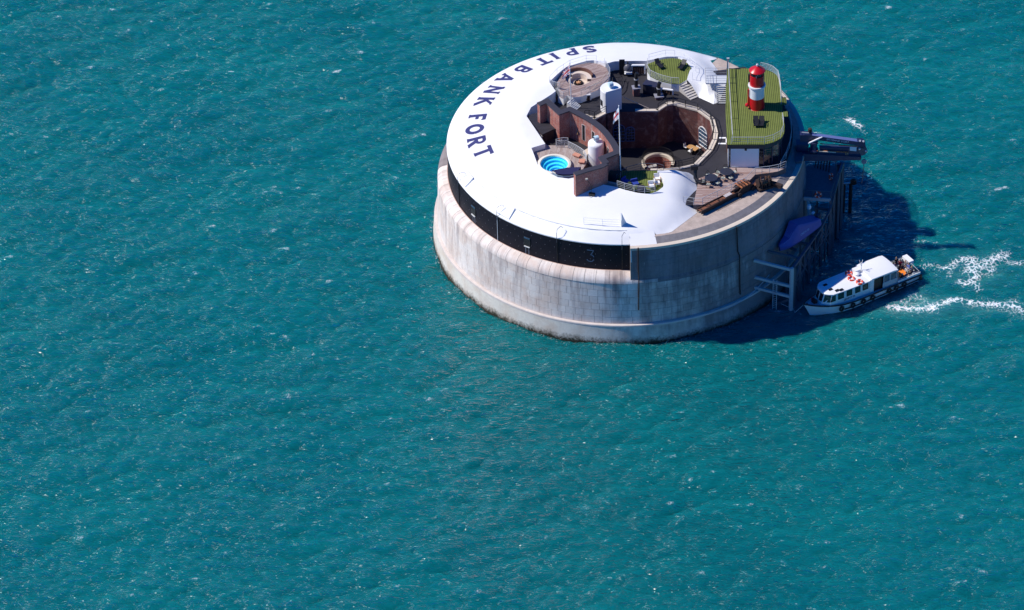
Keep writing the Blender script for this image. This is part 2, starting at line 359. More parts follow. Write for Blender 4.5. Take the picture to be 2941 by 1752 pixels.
    line([(1920, 430), (2010, 390), (2110, 350), (2200, 300), (2280, 270)], .7, .85); line([(2110, 350), (2130, 430), (2030, 420)], .7, .7); line([(1890, 560), (1980, 570), (2010, 620)], .4, .75); line([(2280, 330), (2400, 350), (2491, 345)], .4, .72)
    line([(1430, 390), (1500, 370), (1600, 390), (1650, 405)], .5, .6); line([(1700, 480), (1720, 440), (1760, 340)], .3, .6); line([(1350, 110), (1450, 130), (1550, 150)], .4, .5)
    zz = ZA(2220, 340); 
    def lineB(pts, w, amp):
        q = [P(*zz(*p)) for p in pts]
        for a, b in zip(q[:-1], q[1:]):
            d = b - a; t = np.clip(((PX - a[0]) * d[0] + (PY - a[1]) * d[1]) / (d @ d), 0, 1)
            r2 = (PX - a[0] - t * d[0]) ** 2 + (PY - a[1] - t * d[1]) ** 2; np.maximum(WK, amp * np.exp(-r2 / (1.9 * w) ** 2), out=WK)
    lineB([(1760, 0), (1880, 60), (1960, 130), (2040, 190)], .42, .9); lineB([(2040, 190), (2160, 280), (2230, 340)], .25, .55)
    lineB([(1900, 1200), (2100, 1340)], .3, .5); lineB([(2230, 1330), (2320, 1410)], .3, .7)
    # a little wash where the sea meets the fort and the piles
    rr = np.hypot(PX, PY); np.maximum(WK, .42 * np.exp(-((rr - 24.9) / .5) ** 2), out=WK)
    Z = Z - .05 + .04 * WK; n0, n1 = X.shape
    co_ = np.stack([PX, PY, Z], -1).reshape(-1, 3).astype(np.float32)
    idx = np.arange(n0 * n1).reshape(n0, n1); q = np.stack([idx[:-1, :-1], idx[1:, :-1], idx[1:, 1:], idx[:-1, 1:]], -1).reshape(-1, 4).astype(np.int32)
    # leave the water out where the fort stands
    cx = X[:-1, :-1]; cy = Y[:-1, :-1]; q = q[(np.hypot(cx, cy) > 23.0).reshape(-1)]
    me = bpy.data.meshes.new('sea'); me.vertices.add(len(co_)); me.vertices.foreach_set('co', co_.ravel())
    me.loops.add(q.size); me.loops.foreach_set('vertex_index', q.ravel()); me.polygons.add(len(q)); me.polygons.foreach_set('loop_start', np.arange(0, q.size, 4, dtype=np.int32))
    me.update(calc_edges=True); me.polygons.foreach_set('use_smooth', np.ones(len(q), bool))
    for nm, A in (('crest', FO), ('wake', WK), ('bubbles', BUB)):
        at = me.attributes.new(nm, 'FLOAT', 'POINT'); at.data.foreach_set('value', A.reshape(-1).astype(np.float32))
    o = bpy.data.objects.new('sea', me); C.objects.link(o); return struct(o)
def sea_mat():
    m = bpy.data.materials.new('sea_water'); t, b = nt(m); q = NB(t); g = q.n('NewGeometry').outputs['Position']
    def at(n): x = q.n('Attribute', attribute_name=n); return x.outputs['Fac']
    cr, wk, bb = at('crest'), at('wake'), at('bubbles')
    pr = q.map(g, rot=(0, 0, R(-20)), sc=(.40, 1.7, 1))
    r1 = q.noise(pr, 1.25, 2, .5, .5); r2 = q.noise(pr, 5.5, 4, .6); big = q.noise(g, .045, 4, .55); med = q.noise(pr, .28, 4, .6)
    body = q.mix(q.ramp(big, [(.35, (0, 0, 0)), (.68, (1, 1, 1))]), (.0012, .112, .128), (.002, .138, .147))
    body = q.mix(q.math('MULTIPLY', q.ramp(med, [(.5, (0, 0, 0)), (.8, (1, 1, 1))]), .35), body, (.004, .185, .185))
    body = q.mix(q.math('MULTIPLY', bb, .55), body, (.10, .36, .36))
    n1 = q.noise(q.map(g, rot=(0, 0, R(-28)), sc=(.7, 1.7, 1)), 8.5, 3, .7); n2 = q.noise(g, 1.5, 6, .7, .8); n3 = q.noise(g, .09, 3)
    crf = q.math('ADD', cr, q.math('MULTIPLY', q.math('SUBTRACT', n3, .5), .7))
    f1 = q.ramp(q.math('ADD', q.math('MULTIPLY', crf, .34), q.math('MULTIPLY', n1, .86)), [(.70, (0, 0, 0)), (.84, (1, 1, 1))])
    f1 = q.math('MULTIPLY', f1, q.ramp(cr, [(.02, (0, 0, 0)), (.12, (1, 1, 1))]))
    vor = q.n('TexVoronoi', feature='DISTANCE_TO_EDGE'); vor.inputs['Scale'].default_value = 1.6
    vn = q.n('VectorMath', operation='ADD'); nv = q.n('TexNoise'); nv.inputs['Scale'].default_value = 1.1; nv.inputs['Detail'].default_value = 5; q.l(g, nv.inputs['Vector']); q.l(g, vn.inputs[0]); q.l(nv.outputs['Color'], vn.inputs[1]); q.l(vn.outputs[0], vor.inputs['Vector'])
    lace = q.math('MULTIPLY', q.math('SUBTRACT', .16, vor.outputs['Distance']), .9)
    n2 = q.noise(g, 3.4, 8, .78, .3)
    wf = q.math('ADD', q.math('ADD', n2, lace), q.math('MULTIPLY', wk, .40))
    f2 = q.math('MULTIPLY', q.ramp(wf, [(.78, (0, 0, 0)), (1.1, (1, 1, 1))]), q.ramp(wk, [(.04, (0, 0, 0)), (.2, (1, 1, 1))]))
    foam = q.math('MINIMUM', q.math('MAXIMUM', q.math('MULTIPLY', f1, .75), f2), 1)
    c = q.mix(foam, body, (.82, .86, .86))
    # light scattered back from inside the water does not follow the ripples: a level diffuse body under a rippled glossy skin
    cn = q.n('CombineXYZ'); cn.inputs[2].default_value = 1
    mixn = q.n('Mix', data_type='VECTOR'); mixn.inputs[0].default_value = .22; q.l(cn.outputs[0], mixn.inputs[4]); q.l(q.n('NewGeometry').outputs['Normal'], mixn.inputs[5])
    df = q.n('SubsurfaceScattering'); df.inputs['Scale'].default_value = 4.5; df.inputs['Radius'].default_value = (.4, .9, 1.0); q.l(c, df.inputs[0]); q.l(mixn.outputs[1], df.inputs['Normal'])
    wv = q.n('VectorMath', operation='ADD'); wn3 = q.n('TexNoise'); wn3.inputs['Scale'].default_value = .35; wn3.inputs['Detail'].default_value = 3; q.l(pr, wn3.inputs['Vector']); wsc = q.n('VectorMath', operation='SCALE'); wsc.inputs['Scale'].default_value = 1.6; q.l(wn3.outputs['Color'], wsc.inputs[0]); q.l(pr, wv.inputs[0]); q.l(wsc.outputs[0], wv.inputs[1])
    def ridge(sc, loc):
        n_ = q.noise(q.map(wv.outputs[0], loc=loc), sc, 2, .55); return q.math('SUBTRACT', 1, q.math('MULTIPLY', q.math('ABSOLUTE', q.math('SUBTRACT', n_, .5)), 4))
    rg = q.math('ADD', ridge(.85, (0, 0, 0)), q.math('MULTIPLY', ridge(1.9, (9, 4, 0)), .45))
    gust = q.ramp(q.noise(g, .06, 3), [(.3, (.55,) * 3), (.7, (1.2,) * 3)])
    nb = q.bump(q.math('MULTIPLY', rg, gust), 1.0, .33)
    gl = q.n('BsdfGlossy'); gl.inputs['Roughness'].default_value = .19; q.l(nb, gl.inputs['Normal'])
    fz_ = q.n('Fresnel'); fz_.inputs[0].default_value = 1.333; q.l(nb, fz_.inputs['Normal'])
    mx = q.n('MixShader'); q.l(q.math('MULTIPLY', fz_.outputs[0], q.math('SUBTRACT', 1, foam)), mx.inputs[0]); q.l(df.outputs[0], mx.inputs[1]); q.l(gl.outputs[0], mx.inputs[2]); q.l(mx.outputs[0], t.nodes['Material Output'].inputs[0])
    t.nodes.remove(b)
    return m
sea = make_sea(); sea.data.materials.append(sea_mat())
# ================================================================ the fort
ZD = 15.2; ZT = 14.5; ZF = 9.4; RI = 22.4; RG = 23.45
def zbase(r): return min(15 + .235 * (20.95 - r), 16.85) if r < 20.95 else max(13.9, 15 - (r - 20.95) * .76)
def px(pts, z): return [U(x, y, z) for x, y in pts]
def polar(r, a, z=0): return Vector((r * math.cos(a), r * math.sin(a), z))
# edges where the white roof runs down onto the terrace or the deck: (polyline, height)
LOW = []
def low(pts, z): LOW.append(([U(x, y, zz) for (x, y), zz in zip(pts, z)], z))
low([(1930, 665), (2002, 611), (1991, 589), (2007, 545), (1991, 504), (1978, 496)], [14.52, 14.52, 14.6, 15.1, 15.22, 15.22])
low([(2040, 174), (2058, 197), (2075, 217), (2085, 240)], [14.55, 14.55, 14.8, 15.2])
low([(2085, 240), (2066, 293), (2049, 299), (2007, 280)], [15.2, 15.22, 15.22, 15.22])
def zroof(x, y):
    z = zbase(math.hypot(x, y)); wsum = 0; zsum = 0; best = 1e9
    for P, zs in LOW:
        for i in range(len(P) - 1):
            a = P[i]; b = P[i + 1]; dx = b.x - a.x; dy = b.y - a.y; t = max(0, min(1, ((x - a.x) * dx + (y - a.y) * dy) / (dx * dx + dy * dy)))
            d = math.hypot(x - a.x - t * dx, y - a.y - t * dy); w = 1 / (d + .02) ** 3; wsum += w; zsum += w * (zs[i] + (zs[i + 1] - zs[i]) * t); best = min(best, d)
    zt = zsum / wsum; k = min(1, best / 3.4); k = k * (2 - k); k = k * .5 + .5 * k * k * (3 - 2 * k)
    return zt + (z - zt) * k
def UR(x, y):
    z = 16
    for _ in range(50): p = U(x, y, z); z = .6 * z + .4 * zroof(p.x, p.y)
    return Vector((p.x, p.y, z))
fort = thing('sea_fort', 'round granite and iron sea fort with white roof, rising from the sea', 'fort')
# --- masonry core
A0, A1 = R(-87), R(44)      # sector where granite runs to full height
core = [(25.3, -6), (24.68, 0), (24.42, 2.55), (24.05, 2.72), (23.76, 8.75), (23.55, 9.35), (23.1, 9.78), (22.42, 9.95)]
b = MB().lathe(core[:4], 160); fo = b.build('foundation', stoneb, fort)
b = MB().lathe([(24.44, 2.50), (24.46, 2.60), (24.40, 2.74), (24.0, 2.76)], 160); b.build('ledge', M('pinkish_ledge_stone', (.60, .53, .48), .85, .22, 1.2, bump=.3), fort)
b = MB().lathe([(24.0, 2.70), (23.70, 8.75), (23.50, 9.33), (23.06, 9.74), (22.2, 9.92)], 160); wall = b.build('wall', stonej, fort)
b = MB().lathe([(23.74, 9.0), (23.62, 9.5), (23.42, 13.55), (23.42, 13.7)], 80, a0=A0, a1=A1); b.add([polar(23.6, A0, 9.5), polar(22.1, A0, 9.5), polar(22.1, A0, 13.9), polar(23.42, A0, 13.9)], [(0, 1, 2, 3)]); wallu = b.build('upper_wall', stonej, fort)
b = MB().lathe([(23.42, 13.68), (23.55, 13.74), (23.55, 14.08), (22.93, 14.08), (22.6, 13.9)], 90, a0=A0, a1=A1); b.build('parapet_coping', cream, fort)
# --- granite blocks, each a piece of its own
def block_mesh(name, r0, z0, r1, z1, da, mat):
    n = 3; vs = []; g = .018; gz = .016
    for (r, z) in ((r0, z0 + gz), (r1, z1 - gz)):
        for k in range(n + 1):
            a = -da / 2 + g / r + (da - 2 * g / r) * k / n
            vs.append((r * math.cos(a), r * math.sin(a), z)); vs.append(((r - .12) * math.cos(a), (r - .12) * math.sin(a), z))
    o = 2 * (n + 1); fs = []
    for k in range(n):
        i = 2 * k; fs += [(i, i + 2, o + i + 2, o + i), (o + i, o + i + 2, o + i + 3, o + i + 1), (i + 1, i + 3, i + 2, i)]
    fs += [(0, o, o + 1, 1), (2 * n, 2 * n + 1, o + 2 * n + 1, o + 2 * n)]
    me = bpy.data.meshes.new(name); me.from_pydata(vs, [], fs); me.materials.append(mat); return me
CAND = []
zc = [2.78, 3.72, 4.72, 5.72, 6.74, 7.76, 8.74]
def rw(z): return 24.03 + (23.76 - 24.03) * (z - 2.72) / 6.03
rb = random.Random(3)
def course(r0, z0, r1, z1, a_from, a_to, widths, mat, par):
    ms = [block_mesh('stone', r0, z0, r1, z1, w / r0, mat) for w in widths]; ms2 = [block_mesh('stone', r0, z0, r1, z1, w / r0, stonem) for w in widths] if par is wall else ms; a = a_from
    while a < a_to:
        k = rb.randrange(len(widths)); da = widths[k] / r0; CAND.append((a + da / 2, ms[k], par, (z0 + z1) / 2)); a += da
for i in range(6):
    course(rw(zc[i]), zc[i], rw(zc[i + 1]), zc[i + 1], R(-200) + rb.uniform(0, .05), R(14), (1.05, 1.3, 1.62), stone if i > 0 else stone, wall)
# rounded top course
def bull_mesh(da):
    n = 4; prof = [(23.77, 8.75), (23.72, 9.12), (23.52, 9.45), (23.14, 9.74), (22.5, 9.93)]; vs = []; fs = []
    for (r, z) in prof:
        for k in range(n + 1):
            a = -da / 2 + .02 / r + (da - .04 / r) * k / n; vs.append(((r + .03) * math.cos(a), (r + .03) * math.sin(a), z + .03))
    w = n + 1
    for j in range(len(prof) - 1):
        for k in range(n): fs.append((j * w + k, j * w + k + 1, (j + 1) * w + k + 1, (j + 1) * w + k))
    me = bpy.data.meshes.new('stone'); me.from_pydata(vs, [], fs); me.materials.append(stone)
    for p in me.polygons: p.use_smooth = True
    return me
bm_ = [bull_mesh(1.45 / 23.7), bull_mesh(1.7 / 23.7)]; a = R(-200)
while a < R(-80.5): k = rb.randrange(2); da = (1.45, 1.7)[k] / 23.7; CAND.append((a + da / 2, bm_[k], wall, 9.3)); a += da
zu = [9.02, 9.5, 10.35, 11.2, 12.05, 12.9, 13.66]
for i in range(6):
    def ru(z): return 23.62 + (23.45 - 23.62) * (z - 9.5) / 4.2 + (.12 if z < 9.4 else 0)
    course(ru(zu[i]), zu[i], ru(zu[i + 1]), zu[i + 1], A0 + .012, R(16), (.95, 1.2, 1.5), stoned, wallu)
def score(c):   # how large the block shows: facing the camera
    return -math.sin(c[0]) + (.15 if c[2] is wall else 0)
CAND.sort(key=score, reverse=True)
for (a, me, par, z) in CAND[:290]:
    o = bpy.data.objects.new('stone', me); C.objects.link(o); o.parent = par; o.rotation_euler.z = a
for par in (wall, wallu):
    vs = []; fs = []; mi = []
    for (a, me, p, z) in CAND[290:]:
        if p is not par: continue
        ca, sa = math.cos(a), math.sin(a); q = len(vs); vs += [(v.co.x * ca - v.co.y * sa, v.co.x * sa + v.co.y * ca, v.co.z) for v in me.vertices]; fs += [tuple(q + i for i in f.vertices) for f in me.polygons]; mi += [1 if (par is wall and me.materials[0] is stonem) else 0] * len(me.polygons)
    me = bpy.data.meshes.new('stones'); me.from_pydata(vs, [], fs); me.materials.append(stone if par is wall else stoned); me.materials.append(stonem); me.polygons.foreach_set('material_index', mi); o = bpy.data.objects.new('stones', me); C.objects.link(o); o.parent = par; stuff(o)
# --- iron armour: one plate between each pair of joints
ja = [R(d) for d in (-87.0, -110.5, -133.4, -156.2, -180, -203, -226, -249, -272, -295)]
def plate_mesh(da):
    n = 10; vs = []; fs = []
    for (r, z) in ((RI - .3, 9.9), (RI, 9.9), (RI, 13.80), (RI - .3, 13.80)):
        vs += [(r * math.cos(-da * k / n), r * math.sin(-da * k / n), z) for k in range(n + 1)]
    for j in range(3): fs += [(j * 11 + k, (j + 1) * 11 + k, (j + 1) * 11 + k + 1, j * 11 + k + 1) for k in range(n)]
    fs += [(0, 33, 22, 11), (10, 21, 32, 43)]
    me = bpy.data.meshes.new('armour_plate'); me.from_pydata(vs, [], fs); me.materials.append(iron)
    for p in me.polygons: p.use_smooth = True
    me.set_sharp_from_angle(angle=R(40)); return me
for i in range(len(ja) - 1):
    da = ja[i] - ja[i + 1] - .004; o = bpy.data.objects.new('armour_plate', plate_mesh(da)); C.objects.link(o); o.parent = fort; o.rotation_euler.z = ja[i] - .002
    b = MB(); n = 7
    for k in range(n):
        for j in range(4):
            a = -da * (k + .5 + (.25 if j % 2 else -.2) + rb.uniform(-.06, .06)) / n; z = 10.6 + .85 * j + rb.uniform(-.08, .08); c = polar(RI + .012, a, z); b.box(c, (.05, .075, .075), a)
    bo = b.build('bolts', M('bolt_heads', (.09, .09, .11), .6, .3), None); bo.parent = o; stuff(bo)
b = MB().lathe([(RI - .05, 9.6), (RI + .05, 9.985), (RI + .10, 9.98), (RI + .16, 9.93)], 120, a0=R(-300), a1=A0); b.build('rust_line', M('rust_line', (.46, .30, .24), .9, .3), fort)
b = MB().box(polar(22.9, A0 + .004, 11.9), (1.2, .16, 4.1), A0); b.build('pale_quoin', M('pale_quoin_stone', (.6, .58, .58), .8, .15), fort)
# gun ports with sills and droppings, and the big 3
for d in (-145.9, -121.3):
    a = R(d); po = MB().box(polar(RI + .01, a, 11.9), (.10, .95, 1.35), a).build('gun_port', black, fort)
    MB().box(polar(RI + .03, a, 12.45), (.10, .85, .22), a).build('port_head', glassb, po)
    MB().box(polar(RI + .08, a, 11.16), (.18, .8, .10), a).build('sill', offwhite, po)
    b = MB()
    for s in (-.25, .22): b.box(polar(RI + .006, a + s / RI, 10.5), (.02, .10, 1.0), a)
    b.build('droppings', M('bird_droppings', (.13, .15, .19), .9, .5, 8), po)
def text_mesh(s, size, mat, name='letters', ext=.004, align='CENTER'):
    cu = bpy.data.curves.new(name, 'FONT'); cu.body = s; cu.size = size; cu.align_x = align; cu.extrude = ext; cu.resolution_u = 3
    o = bpy.data.objects.new(name, cu); C.objects.link(o); dg = bpy.context.evaluated_depsgraph_get(); me = bpy.data.meshes.new_from_object(o.evaluated_get(dg))
    C.objects.unlink(o); bpy.data.objects.remove(o); me.materials.clear(); me.materials.append(mat); me.name = name; return me
n3 = M('faded_blue_paint', (.05, .09, .15), .7, .3)
a = R(-99.6); b = MB(); g3 = [(-.42, .85), (.42, .85), (.05, .15), (.3, .12), (.45, -.15), (.45, -.55), (.2, -.85), (-.2, -.85), (-.45, -.6)]
for p, q_ in zip(g3[:-1], g3[1:]):
    b.beam(polar(RI + .015, a + p[0] / RI, 11.9 + p[1]), polar(RI + .015, a + q_[0] / RI, 11.9 + q_[1]), .02, .13)
b.build('number_three', n3, fort)
# --- white roof
outer = [polar(22.46, R(d)) for d in range(54, 274, 3)]
outer += [polar(22.44, R(273.6)), polar(21.5, R(275)), polar(21.35, R(281)), U(1893, 672, 14.7), U(1930, 665, 14.52)]
def lowz(pts): return px([p for p, z in pts], 0) if 0 else [U(p[0], p[1], z) for p, z in pts]
outer += lowz([((2002, 611), 14.52), ((1991, 589), 14.6), ((2007, 545), 15.1), ((1991, 504), 15.22), ((1978, 496), 15.22)])
inner_px = [(1960, 493), (1902, 490), (1888, 490), (1902.6, 504), (1908.6, 522), (1904, 537), (1890, 548), (1871, 555), (1856, 556.5), (1832, 554), (1794, 545), (1770, 537), (1729, 529), (1700, 530), (1660, 522),
            (1649, 510), (1633, 513), (1602, 509), (1569, 492), (1543.7, 471.6), (1526, 424.7), (1566, 413), (1512, 333), (1525, 308), (1585, 270), (1596, 261.6), (1578, 235), (1613, 202), (1627, 192), (1687, 174), (1705.6, 173),
            (1739.5, 182.8), (1765, 176), (1855, 175), (1911, 163), (1946, 163), (1962, 173), (1979, 185), (1984, 195), (1973, 229)]
inner = [UR(*p) for p in inner_px]
outer += inner + lowz([((2007, 280), 15.22), ((2049, 299), 15.22), ((2066, 293), 15.22), ((2085, 240), 15.2), ((2075, 217), 14.8), ((2058, 197), 14.55), ((2040, 174), 14.55)])
outer2 = [(p[0], p[1]) for p in outer]
b = MB().cdt(outer2, [], zroof, .7)
n_in = len(inner)
for i in range(n_in - 1):   # walls below the inner lip
    p, q_ = inner[i], inner[i + 1]; b.add([(p.x, p.y, zroof(p.x, p.y)), (q_.x, q_.y, zroof(q_.x, q_.y)), (q_.x, q_.y, ZD - .1), (p.x, p.y, ZD - .1)], [(0, 1, 2, 3)])
oc = [polar(22.46, R(d)) for d in range(54, 274, 3)]
for i in range(len(oc) - 1): b.add([(*oc[i][:2], zroof(*oc[i][:2])), (*oc[i + 1][:2], zroof(*oc[i + 1][:2])), (*oc[i + 1][:2], 13.76), (*oc[i][:2], 13.76)], [(3, 2, 1, 0)])
roof = b.build('roof', roofwhite, fort, sharp=24)
b = MB()   # thin raised ridge along the crease
for d in range(212, 272, 3): b.beam(polar(20.97, R(d), 14.985), polar(20.97, R(d + 3), 14.985), .10, .07)
b.build('roof_ridge', roofwhite, roof)
# --- lettering on the roof
def arc(cx, cy, rx, ry, a0, a1, n=12): return [(cx + rx * math.cos(R(a0 + (a1 - a0) * i / n)), cy + ry * math.sin(R(a0 + (a1 - a0) * i / n))) for i in range(n + 1)]
T = .19
GL = {  # strokes: (points, thickness); letters stand 0..1 high
 'S': (.72, [([(.62, .80)] + arc(.36, .74, .25, .17, 20, 265, 14) + arc(.36, .27, .27, .18, 85, -160, 14) + [(.08, .2)], .17)]),
 'P': (.70, [([(.14, 0), (.14, 1)], T), ([(.05, .93)] + arc(.40, .70, .22, .23, 90, -90) + [(.14, .47)], .15), ([(0, .03), (.32, .03)], .07)]),
 'I': (.30, [([(.15, 0), (.15, 1)], T), ([(.0, .03), (.30, .03)], .07), ([(.0, .97), (.30, .97)], .07)]),
 'T': (.84, [([(.42, 0), (.42, .95)], T), ([(.0, .92), (.84, .92)], .16), ([(.04, .80), (.04, .95)], .08), ([(.80, .80), (.80, .95)], .08), ([(.27, .03), (.57, .03)], .07)]),
 'B': (.74, [([(.14, 0), (.14, 1)], T), ([(.03, .93)] + arc(.40, .74, .20, .19, 90, -90) + [(.14, .55)], .14), ([(.14, .53)] + arc(.42, .30, .24, .23, 90, -90) + [(.03, .07)], .15)]),
 'A': (.92, [([(.12, 0), (.44, .98)], .15), ([(.80, 0), (.46, .98)], T), ([(.25, .30), (.68, .30)], .13), ([(.0, .03), (.28, .03)], .07), ([(.62, .03), (.94, .03)], .07)]),
 'N': (.88, [([(.14, 0), (.14, 1)], .14), ([(.10, .98), (.74, .02)], T), ([(.74, 0), (.74, 1)], .14), ([(.0, .97), (.22, .97)], .07), ([(.0, .03), (.28, .03)], .07), ([(.60, .97), (.88, .97)], .07)]),
 'K': (.86, [([(.14, 0), (.14, 1)], T), ([(.16, .42), (.66, .98)], .14), ([(.32, .56), (.76, .02)], T), ([(0, .03), (.29, .03)], .07), ([(0, .97), (.29, .97)], .07), ([(.55, .97), (.82, .97)], .07), ([(.62, .03), (.88, .03)], .07)]),
 'F': (.66, [([(.14, 0), (.14, 1)], T), ([(.05, .92), (.64, .92)], .16), ([(.14, .50), (.50, .50)], .14), ([(0, .03), (.32, .03)], .07), ([(.61, .78), (.61, .95)], .07)]),
 'O': (.90, [(arc(.45, .5, .36, .41, 0, 360, 28), T)]),
 'R': (.82, [([(.14, 0), (.14, 1)], T), ([(.05, .93)] + arc(.42, .71, .21, .22, 90, -90) + [(.14, .49)], .15), ([(.38, .50), (.68, .02)], T), ([(0, .03), (.32, .03)], .07), ([(.56, .03), (.84, .03)], .07)])}
def letter(ch, px_, py_, hgt=2.3, wid=2.25):
    w, strokes = GL[ch]; p = UR(px_, py_); r0 = math.hypot(p.x, p.y) ; a0 = ang(p); b = MB(); lift = .035
    for pts, t in strokes:
        L_ = []; Rr = []; N = len(pts); lift += .002
        D = []
        for i in range(N - 1):   # densify
            m = max(1, int(math.dist(pts[i], pts[i + 1]) / .12)); D += [(pts[i][0] + (pts[i + 1][0] - pts[i][0]) * k / m, pts[i][1] + (pts[i + 1][1] - pts[i][1]) * k / m) for k in range(m)]
        D.append(pts[-1]); N = len(D); rows = []
        for i in range(N):
            a_ = D[max(0, i - 1)]; c_ = D[min(N - 1, i + 1)]; dx, dy = c_[0] - a_[0], c_[1] - a_[1]; l = math.hypot(dx, dy) or 1; nx, ny = -dy / l * t / 2, dx / l * t / 2; row = []
            for s in (1, -1):
                u, v = D[i][0] + nx * s * 1.27, D[i][1] + ny * s * 1.27; r = r0 - (v - .5) * hgt; a = a0 + (u - w / 2) * wid / r0
                X_, Y_ = r * math.cos(a), r * math.sin(a); row.append((X_, Y_, zroof(X_, Y_) + lift))
            rows.append(row)
        b.grid([list(x) for x in rows], smooth=False)
    o = b.build('letter', letterm, roof); o['label'] = 'navy painted letter ' + ch + ' on the white roof'; return o
z1 = ZA(1240, 100, 4.122)
for ch, x, y in [('S', 1872, 172), ('P', 1652, 205), ('I', 1455, 253), ('T', 1318, 312), ('B', 1082, 408), ('A', 880, 512), ('N', 735, 652), ('K', 622, 788), ('F', 537, 980), ('O', 508, 1118), ('R', 530, 1262), ('T', 607, 1388)]: letter(ch, *z1(x, y))
# --- terrace on the right
b = MB().lathe([(14.6, ZT), (22.0, ZT)], 60, a0=R(-79), a1=R(55)); b.build('terrace', concrete, fort)
b = MB().lathe([(22.0, ZT), (22.95, 14.075)], 60, a0=R(-78.7), a1=R(44)); b.build('terrace_slope', bandc, fort)
b = MB().lathe([(20.9, 14.9), (21.3, 14.72), (22.98, 14.075)], 10, a0=A0, a1=R(-78.7)); b.build('white_slope', roofwhite, fort)
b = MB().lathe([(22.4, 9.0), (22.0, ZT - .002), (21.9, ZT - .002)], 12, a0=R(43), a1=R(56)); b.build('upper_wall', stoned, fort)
# --- courtyard outline and the deck around it
w5 = ZA(1500, 270); w6 = ZA(1500, 400); w7 = ZA(1740, 400); w8 = ZA(1800, 300)
ZW = 19.3
wall_px = [w5(1300, 455), w5(1500, 560), w5(1850, 800), w5(2090, 1080), w5(2215, 1290), w5(2240, 1400), w6(2190, 350)]
cw = [U(x, y, ZW) for x, y in wall_px]
court = [Vector((p.x, p.y)) for p in cw]
court += [U(*p, ZD).xy for p in [(1800, 490), (1868, 487.5), (1906, 487), (1950, 484), (1993, 474), (2034, 432), (2047, 403), (2050, 384), (2040, 345), (2004, 319), (1933, 300), (1916, 303), (1890, 320), (1824, 320), (1760, 322), (1745, 328), (1741, 326.5), (1708, 344), (1692, 338.5), (1664, 332)]]
court = [(p[0], p[1]) for p in court]
wz = ZA(1960, 440)
deck_edge = [wz(260, 1230), wz(480, 1225), wz(1500, 740), wz(1720, 512), wz(1880, 492), wz(2060, 472), wz(2270, 432), wz(2450, 352)]
de = [U(*p, ZD) for p in deck_edge]
dout = [(p.x, p.y) for p in de]; a = ang(de[-1])
while a < R(44): dout.append(tuple(polar(21.9, a)[:2])); a += R(4)
dout += [tuple(polar(17.2, R(d))[:2]) for d in range(52, 296, 6)]
# round stairwell in the courtyard
sw = U(1890, 470, ZF)
b = MB().cdt(dout, [court], lambda x, y: ZD, 2.2, smooth=False); 
for i in range(len(de) - 1): b.add([(*de[i][:2], ZD), (*de[i + 1][:2], ZD), (*de[i + 1][:2], ZT), (*de[i][:2], ZT)], [(3, 2, 1, 0)], 1)
deck = b.build('deck', [asphalt, M('deck_fascia', (.12, .10, .10), .8, .3, 3)], fort)
for i in range(26):
    a0_ = ang(de[-1]) + (R(44) - ang(de[-1])) * i / 26; 
wd = [p.to_tuple() for p in de] + [U(*p, ZD).to_tuple() for p in [wz(2450, 300), wz(2290, 352), wz(1800, 352), wz(1150, 343), wz(390, 600)]]
b = MB().prism([(p[0], p[1]) for p in wd], ZD - .05, ZD + .035); b.build('boardwalk', wood_b, deck)
# courtyard walls, floor
b = MB(); n = len(court)
for i in range(n):
    p, q_ = court[i], court[(i + 1) % n]; m = 1
    b.add([(*p, ZF - .3), (*q_, ZF - .3), (*q_, ZD - .02), (*p, ZD - .02)], [(3, 2, 1, 0)])
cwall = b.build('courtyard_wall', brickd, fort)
hole = [(sw.x + 1.75 * math.cos(2 * PI * k / 20), sw.y + 1.75 * math.sin(2 * PI * k / 20)) for k in range(20)]
b = MB().cdt(court, [hole], lambda x, y: ZF, 2.2, smooth=False); cfl = b.build('courtyard_floor', asphalt, fort)
b = MB().lathe([(1.75, ZF - 2.6), (1.75, ZF + .02)], 24, (sw.x, sw.y, 0)); b.build('stairwell_wall', brick, cfl)
b = MB().lathe([(0, ZF - 2.6), (1.76, ZF - 2.6)], 24, (sw.x, sw.y, 0)); b.build('stairwell_floor', asphalt, cfl)
b = MB().lathe([(1.72, ZF - .1), (1.72, ZF + .28), (2.12, ZF + .28), (2.12, ZF - .05)], 32, (sw.x, sw.y, 0), a0=R(-20), a1=R(215)); b.build('stairwell_coping', cream, cfl)
b = MB()
for k in range(9): b.box((sw.x + .95 * math.cos(R(200 + k * 26)), sw.y + .95 * math.sin(R(200 + k * 26)), ZF - .2 - .26 * k), (1.5, .5, .08), R(200 + k * 26))
b.build('stair_treads', stepc, cfl)
# coping round the courtyard edge, one stone to each straight length
def coping(pts, w, z0, h, mat, name='coping', par=None, side=1):
    par = par or fort
    for p, q_ in zip(pts[:-1], pts[1:]):
        d = (Vector(q_) - Vector(p)); L_ = d.length
        if L_ < .05: continue
        d /= L_; nrm = Vector((d.y, -d.x)) * side; k = max(1, round(L_ / 1.5))
        for i in range(k):
            a_ = Vector(p) + d * (L_ * i / k + .01); c_ = Vector(p) + d * (L_ * (i + 1) / k - .01)
            MB().prism([tuple(a_ - nrm * .06), tuple(c_ - nrm * .06), tuple(c_ + nrm * w), tuple(a_ + nrm * w)], z0, z0 + h, bot=True).build(name, mat, par)
rim_r = [Vector(c) for c in court]; k0 = len(cw)
coping(rim_r[k0 + 1:k0 + 5], .30, ZD - .08, .22, cream, par=deck)
coping(rim_r[k0 + 4:k0 + 12], .55, ZD - .08, .24, cream, par=deck)
coping(rim_r[k0 + 11:k0 + 14], .42, ZD - .08, .20, cream, par=deck)
coping(rim_r[k0 + 16:k0 + 20], .45, ZD - .08, .22, cream, par=deck)
